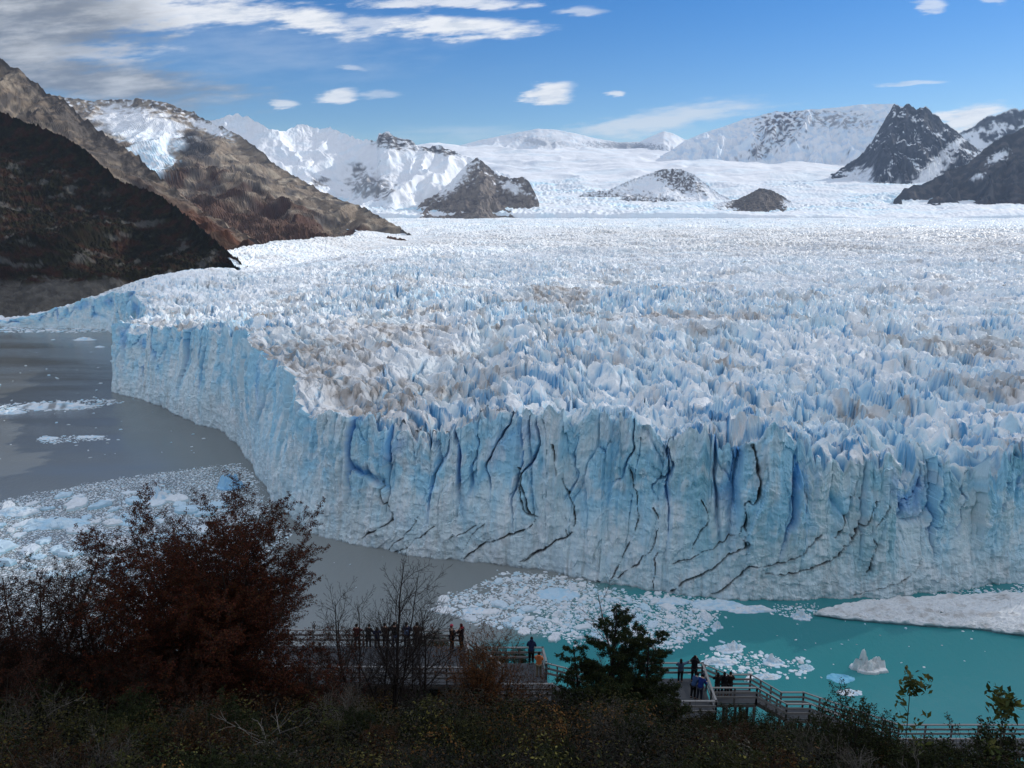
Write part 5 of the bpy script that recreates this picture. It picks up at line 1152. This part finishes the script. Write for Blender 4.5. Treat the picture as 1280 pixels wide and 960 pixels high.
stairs((A[1]*.35+A[2]*.65), Bd[3]*.5+Bd[0]*.5, 1.2, 'short wooden steps between the two platforms, mostly behind the orange brown bush')
railing(Bd[0]-np.array((1.2, 0, 0)), Bd[1], 'far railing of the platform with the person in an orange jacket', 4)
railing(Bd[3], Bd[2], 'near railing of the platform with the person in an orange jacket', 3)
railing(Bd[1], (Bd[1]*.62+Bd[2]*.38), 'end railing beside the person in an orange jacket', 2)
railing(Bd[1]*.55+Bd[2]*.45, dk(735, 862, ZC), 'sloping railing that runs down behind the pointed evergreen', 5)
stairs(Bd[1]*.3+Bd[2]*.7, dk(745, 880, ZC), 1.2, 'wooden steps going down behind the pointed evergreen')
railing(Cd[0], Cd[1], 'far railing of the platform with the leaning people', 4)
railing(Cd[3], Cd[2], 'near railing of the platform with the leaning people', 4)
railing(Cd[1], Cd[2], 'pale side railing that the people in blue jackets lean over', 4, boards=(.75, .5, .25))
railing(dk(880, 850, ZC), Dd[1]*.4+Dd[0]*.6, 'short sloping railing behind the three people in dark coats', 3)
railing(Dd[0]*.0+Dd[1]*1.0-np.array((1.2, 0, 0)), Dd[1], 'far railing of the landing with the three people', 2)
railing(Dd[3], Dd[2], 'near railing of the landing with the three people', 3)
railing(Dd[1], Ed[0], 'far sloping railing of the upper flight of stairs', 4)
railing(Dd[2], Ed[3], 'near sloping railing of the upper flight of stairs', 4)
stairs((Dd[1]+Dd[2])/2, (Ed[0]+Ed[3])/2, 1.1, 'upper flight of wooden stairs coming down from the three people')
railing(Ed[0], Ed[1], 'far railing of the stair landing', 2)
railing(Ed[3], Ed[2], 'near railing of the stair landing', 2)
railing(Ed[1], Fd[0], 'far sloping railing of the lower flight of stairs, behind the upright leafy bush', 7)
railing(Ed[2], Fd[3], 'near sloping railing of the lower flight of stairs, behind the upright leafy bush', 7)
stairs((Ed[1]+Ed[2])/2, (Fd[0]+Fd[3])/2, 1.1, 'lower flight of wooden stairs behind the upright leafy bush')
railing(Fd[0], Fd[1], 'long far railing of the lowest walkway at the right edge', 20)
railing(Fd[3], Fd[2], 'long near railing of the lowest walkway at the right edge', 20)
# ------------------------------------------------------------------ people
_pm = {}
def cloth(col, rough=.85):
    k = tuple(col)
    if k not in _pm: _pm[k] = flat_mat('cloth', col, rough, .15, 30, .2)
    return _pm[k]
SKIN = flat_mat('skin', (.42, .26, .19), .6, .3, 30, .08); EYE = flat_mat('eye', (.02, .015, .012), .3, .5, 5, .05)
def skin_mesh(name, joints, edges, root, mat, parent, extra=None, sub=1):
    """one continuous surface grown round a skeleton: joints {key: (co, radius x, radius y)}"""
    keys = list(joints); me = bpy.data.meshes.new(name); me.from_pydata([joints[k][0] for k in keys], [(keys.index(a), keys.index(b)) for a, b in edges], [])
    o = bpy.data.objects.new(name, me); COL.objects.link(o)
    md = o.modifiers.new('skin', 'SKIN'); md.use_smooth_shade = True
    for v, k in zip(me.skin_vertices[0].data, keys): r = joints[k]; v.radius = (r[1], r[2] if len(r) > 2 else r[1]); v.use_root = k == root
    if sub: sm = o.modifiers.new('sub', 'SUBSURF'); sm.levels = sm.render_levels = sub
    dg = bpy.context.evaluated_depsgraph_get(); m2 = bpy.data.meshes.new_from_object(o.evaluated_get(dg)); o.modifiers.clear(); o.data = m2; bpy.data.meshes.remove(me)
    m2.materials.clear(); m2.materials.append(mat)
    for p in m2.polygons: p.use_smooth = True
    o.parent = parent; return o
def ellipsoid(c, r, nu=10, nv=7):
    V = []; F = []
    for i in range(nv+1):
        t_ = math.pi*i/nv
        for j in range(nu): a = 6.2832*j/nu; V.append((c[0]+r[0]*math.sin(t_)*math.cos(a), c[1]+r[1]*math.sin(t_)*math.sin(a), c[2]+r[2]*math.cos(t_)))
    for i in range(nv):
        for j in range(nu): k = (j+1) % nu; F.append((i*nu+j, (i+1)*nu+j, (i+1)*nu+k, i*nu+k))
    return np.array(V), np.array(F)
def person(base, face, H, label, jacket, trousers, hair, lean=0., arms='rail', cap=None, long_coat=False, long_hair=False, pack=None, group=None, hood=None, scarf=None):
    """standing figure facing local +y; lean bends the trunk forward; arms: rail, down, point, camera"""
    root = thing('person', label, 'person', tuple(float(q) for q in base), face, group)
    k = H/1.72; cs, sn = math.cos(lean), math.sin(lean)
    def T(x, y, z):                                           # trunk coordinates above the hips, bent forward
        dz = z-.92; return (x*k, (y*cs+dz*sn)*k, (.92+dz*cs-y*sn)*k)
    J = {'pel': ((0, 0, .94*k), .15*k, .11*k), 'bel': (T(0, 0, 1.08), .135*k, .10*k), 'che': (T(0, 0, 1.26), .155*k, .11*k), 'sho': (T(0, -.01, 1.375), .115*k, .075*k), 'nec': (T(0, .0, 1.47), .055*k, .055*k), 'hea': (T(0, .02, 1.56), .075*k, .085*k), 'cro': (T(0, .015, 1.65), .07*k, .08*k)}
    E = [('pel', 'bel'), ('bel', 'che'), ('che', 'sho'), ('sho', 'nec'), ('nec', 'hea'), ('hea', 'cro')]
    hands = {}
    for s, n in ((-1, 'l'), (1, 'r')):
        J['hip'+n] = ((s*.09*k, 0, .86*k), .095*k); J['kne'+n] = ((s*.10*k, .015*k+(.02*s*k), .48*k), .062*k); J['ank'+n] = ((s*.105*k, -.02*k+.03*s*k, .09*k), .042*k); J['toe'+n] = ((s*.12*k, .13*k+.03*s*k, .035*k), .040*k, .032*k); J['hee'+n] = ((s*.105*k, -.05*k+.03*s*k, .04*k), .036*k)
        E += [('pel', 'hip'+n), ('hip'+n, 'kne'+n), ('kne'+n, 'ank'+n), ('ank'+n, 'toe'+n), ('ank'+n, 'hee'+n)]
        up = T(s*.17, 0, 1.37)
        a = arms if arms != 'point' else ('point' if s > 0 else 'rail')
        if a == 'rail': el = T(s*.25, .13, 1.16); wr = (s*.19*k, el[1]+.20*k, max(1.06*k, min(el[2]+.02*k, 1.15*k)))
        elif a == 'camera': el = T(s*.24, .16, 1.20); wr = T(s*.08, .30, 1.42)
        elif a == 'point': el = T(s*.36, .17, 1.36); wr = T(s*.52, .33, 1.42)
        elif a == 'hold': el = T(s*.23, .10, 1.13); wr = T(s*.07, .26, 1.18)
        else: el = T(s*.235, -.01, 1.12); wr = T(s*.25, .07, .88)
        J['arm'+n] = (up, .055*k); J['elb'+n] = (el, .046*k); J['wri'+n] = (wr, .031*k)
        E += [('sho', 'arm'+n), ('arm'+n, 'elb'+n), ('elb'+n, 'wri'+n)]
        d = np.array(wr)-np.array(el); d /= np.linalg.norm(d); sd = np.cross(d, (0, 0, 1)); sd /= np.linalg.norm(sd)+1e-9; dn = np.cross(d, sd); dn = dn if dn[2] < 0 else -dn
        pal = np.array(wr)+d*.05*k; J['pal'+n] = (tuple(pal), .036*k, .020*k); E.append(('wri'+n, 'pal'+n))
        for q, (off, ln) in enumerate(((-.030, .060), (-.010, .072), (.010, .068), (.029, .054))):
            r0 = pal+d*.035*k+sd*off*k; r1 = r0+(d*.75+dn*.45)*ln*.55*k; r2 = r1+(d*.3+dn*.9)*ln*.5*k
            J['f%da%s' % (q, n)] = (tuple(r0), .0095*k); J['f%db%s' % (q, n)] = (tuple(r1), .0085*k); J['f%dc%s' % (q, n)] = (tuple(r2), .007*k)
            E += [('pal'+n, 'f%da%s' % (q, n)), ('f%da%s' % (q, n), 'f%db%s' % (q, n)), ('f%db%s' % (q, n), 'f%dc%s' % (q, n))]
        t0 = pal-sd*s*.040*k-d*.005*k; J['tha'+n] = (tuple(t0), .011*k); J['thb'+n] = (tuple(t0+(d*.8-sd*s*.3+dn*.4)*.045*k), .009*k); E += [('pal'+n, 'tha'+n), ('tha'+n, 'thb'+n)]
    body = skin_mesh('body', J, E, 'pel', SKIN, root)
    # nose, ears, eyes and mouth grow out of the same mesh
    me = body.data; Vs = [np.array([v.co for v in me.vertices])]; n0 = len(Vs[0]); add = []
    hd = np.array(J['hea'][0])+np.array((0, 0, .02*k)); fw = np.array((0, cs, -sn)); upv = np.array((0, sn, cs))
    parts = [(hd+fw*.105*k-upv*.005*k, (.013*k, .02*k, .02*k), 0), (hd+fw*.005*k+np.array((.082*k, 0, 0)), (.012*k, .02*k, .03*k), 0), (hd+fw*.005*k-np.array((.082*k, 0, 0)), (.012*k, .02*k, .03*k), 0),
             (hd+fw*.088*k+upv*.015*k+np.array((.03*k, 0, 0)), (.012*k, .01*k, .008*k), 1), (hd+fw*.088*k+upv*.015*k-np.array((.03*k, 0, 0)), (.012*k, .01*k, .008*k), 1), (hd+fw*.088*k-upv*.052*k, (.024*k, .01*k, .006*k), 1)]
    Vall = [tuple(v.co) for v in me.vertices]; Fall = [tuple(p.vertices) for p in me.polygons]; mi = [0]*len(Fall)
    for c, r, m_ in parts:
        v, f = ellipsoid(c, r, 8, 5); off = len(Vall); Vall += [tuple(q) for q in v]; Fall += [tuple(int(i)+off for i in q) for q in f]; mi += [m_]*len(f)
    m2 = bpy.data.meshes.new('body'); m2.from_pydata(Vall, [], Fall); m2.materials.append(SKIN); m2.materials.append(EYE)
    for p, i in zip(m2.polygons, mi): p.material_index = i; p.use_smooth = True
    body.data = m2
    def grown(keys, g, name, mat, rt, extra=()):
        jj = {q: (J[q][0] if q != 'nec' else tuple(np.array(J['sho'][0])*.45+np.array(J['nec'][0])*.55), J[q][1]+g*k, (J[q][2] if len(J[q]) > 2 else J[q][1])+g*k) for q in keys}
        ee = [e for e in E if e[0] in jj and e[1] in jj]
        for nm, co, r, to in extra: jj[nm] = (co, r); ee.append((to, nm))
        return skin_mesh(name, jj, ee, rt, mat, root)
    grown(['pel', 'hipl', 'hipr', 'knel', 'kner', 'ankl', 'ankr'], .016, 'trousers', cloth(trousers), 'pel')
    jk = ['pel', 'bel', 'che', 'sho', 'nec', 'arml', 'armr', 'elbl', 'elbr', 'wril', 'wrir']
    ex = [('hem', (0, 0, (.55 if long_coat else .84)*k), .17*k, 'pel')]
    grown(jk, .034, 'jacket', cloth(jacket), 'che', ex)
    for s, n in ((-1, 'l'), (1, 'r')): grown(['ank'+n, 'toe'+n, 'hee'+n], .010, 'shoe', cloth((.02, .02, .022)), 'ank'+n)
    # hair, cap or hood: a shell over the back and top of the head
    c = hd-fw*.02*k+upv*.025*k
    V, F = ellipsoid(c, (.092*k, .100*k, .115*k), 14, 9)
    fr = (V-c)@fw; hi = (V-c)@upv; V = np.where(((fr > .035*k) & (hi < .04*k))[:, None], V-fw*.075*k, V)
    if long_hair: low = (hi < -.02*k) & (fr < .02*k); V = np.where(low[:, None], V-upv*.11*k-fw*.02*k, V)
    mesh_np('hair', V, F, cloth(hair), root, smooth=True)
    if cap: V, F = ellipsoid(c+upv*.035*k, (.102*k, .108*k, .095*k), 14, 8); h2 = (V-c)@upv; V = np.where((h2 < .01*k)[:, None], V-upv*h2[:, None]+upv*.01*k, V); mesh_np('hat', V, F, cloth(cap), root, smooth=True)
    if hood: V, F = ellipsoid(np.array(J['nec'][0])-fw*.05*k, (.13*k, .09*k, .09*k), 12, 7); mesh_np('hood', V, F, cloth(hood), root, smooth=True)
    if pack:
        jj = {'a': (T(0, -.17, 1.34), .12*k, .07*k), 'b': (T(0, -.20, 1.18), .14*k, .09*k), 'c': (T(0, -.17, 1.03), .13*k, .07*k)}
        skin_mesh('backpack', jj, [('a', 'b'), ('b', 'c')], 'b', cloth(pack), root)
    return root
BLK = (.012, .012, .014); NAVY = (.012, .02, .055); DKR = (.07, .012, .014); BRN = (.045, .026, .018); JEAN = (.02, .03, .06); HAIRD = (.015, .011, .009)
ROWG = 'people along the far railing of the platform'
for px, py, H, jk, tr, lab, kw in [
    (447, 811, 1.66, DKR, BLK, 'person in a dark red jacket, first in the row at the platform railing', {}),
    (461, 811, 1.58, BLK, BLK, 'person in black leaning on the platform railing next to the dark red jacket', dict(lean=.35)),
    (472, 812, 1.50, NAVY, BLK, 'shorter person in a navy coat in the row at the platform railing', dict(long_hair=True)),
    (482, 810, 1.68, BRN, BLK, 'person in a brown coat partly behind the trunk of the slender bare tree', {}),
    (494, 811, 1.78, BLK, JEAN, 'tall person in a black jacket in the row at the platform railing', dict(arms='camera')),
    (509, 811, 1.76, (.02, .035, .10), BLK, 'person in dark blue with a pale blue backpack at the platform railing', dict(pack=(.12, .18, .30))),
    (522, 811, 1.76, (.075, .035, .02), BLK, 'person in a rust brown jacket, last in the row at the platform railing', {})]:
    person(dk(px, py, ZA), rnd.uniform(-.3, .3), H, lab, jk, tr, HAIRD, **kw)
person(dk(565, 813, ZA), -1.15, 1.72, 'person in a long black coat and pink red hat at the platform corner', BLK, BLK, (.20, .03, .04), arms='hold', cap=(.38, .06, .09), long_coat=True)
person(dk(577, 812, ZA), 1.0, 1.72, 'person in black with a red hood at the platform corner, facing the pink red hat', (.02, .012, .014), BLK, (.05, .01, .01), arms='hold', hood=(.22, .02, .025), long_hair=True)
person(dk(664, 830, ZB), -.1, 1.72, 'person in a dark navy jacket bending over the railing beside the orange jacket', NAVY, BLK, HAIRD, lean=.45, arms='rail', hood=(.014, .022, .06))
person(dk(673.5, 846, ZB), -.15, 1.64, 'person in an orange jacket and khaki trousers seen from behind', (.62, .19, .07), (.20, .165, .11), HAIRD, arms='hold', hood=(.55, .17, .07))
person(dk(850, 853, ZC), -.2, 1.60, 'dark haired person in a denim blue jacket pointing with one arm', (.06, .09, .14), BLK, HAIRD, arms='point', long_hair=True)
person(dk(867, 852, ZC), -.35, 1.78, 'broad person in a big black jacket at the far corner of the platform', (.014, .014, .018), BLK, HAIRD, arms='camera', hood=(.016, .016, .02))
person(dk(866, 873, ZC), -.9, 1.68, 'person in a light blue jacket bending toward the side railing', (.035, .075, .17), BLK, HAIRD, lean=.55)
person(dk(874, 876, ZC), -.7, 1.72, 'person in a deep blue jacket and cap leaning on the side railing', (.012, .03, .15), (.025, .03, .045), HAIRD, lean=.5, cap=(.02, .02, .03))
for px, H, jk, lab, kw in [(896, 1.62, (.018, .016, .016), 'person in a dark coat with long hair, first of three on the narrow landing', dict(long_hair=True)), (904, 1.66, (.012, .012, .014), 'person in black standing between two others on the narrow landing', dict(long_hair=True)), (911.5, 1.68, (.02, .016, .014), 'person in a long black coat, outermost of three on the narrow landing', dict(long_coat=True))]:
    person(dk(px, 870, ZD), rnd.uniform(-.4, .2), H, lab, jk, BLK, HAIRD, **kw)
# ------------------------------------------------------------------ the air
def haze():
    m, t = new_mat('air_haze')
    v = t.n('ShaderNodeVolumePrincipled', i={'Color': (.44, .66, 1.0, 1), 'Density': 2.7e-5, 'Anisotropy': .1})
    o = t.n('ShaderNodeOutputMaterial'); t.t.links.new(v.outputs[0], o.inputs['Volume'])
    x, y0, y1, z0, z1 = 10900, -10900, 10900, -1.0, 1590
    V = [(a, b, c) for c in (z0, z1) for b in (y0, y1) for a in (-x, x)]
    F = [(0, 2, 3, 1), (4, 5, 7, 6), (0, 1, 5, 4), (2, 6, 7, 3), (0, 4, 6, 2), (1, 3, 7, 5)]
    tag(mesh_np('haze', V, F, m), 'thin blue haze of distance over the lake and mountains', None, None, 'stuff')
haze()
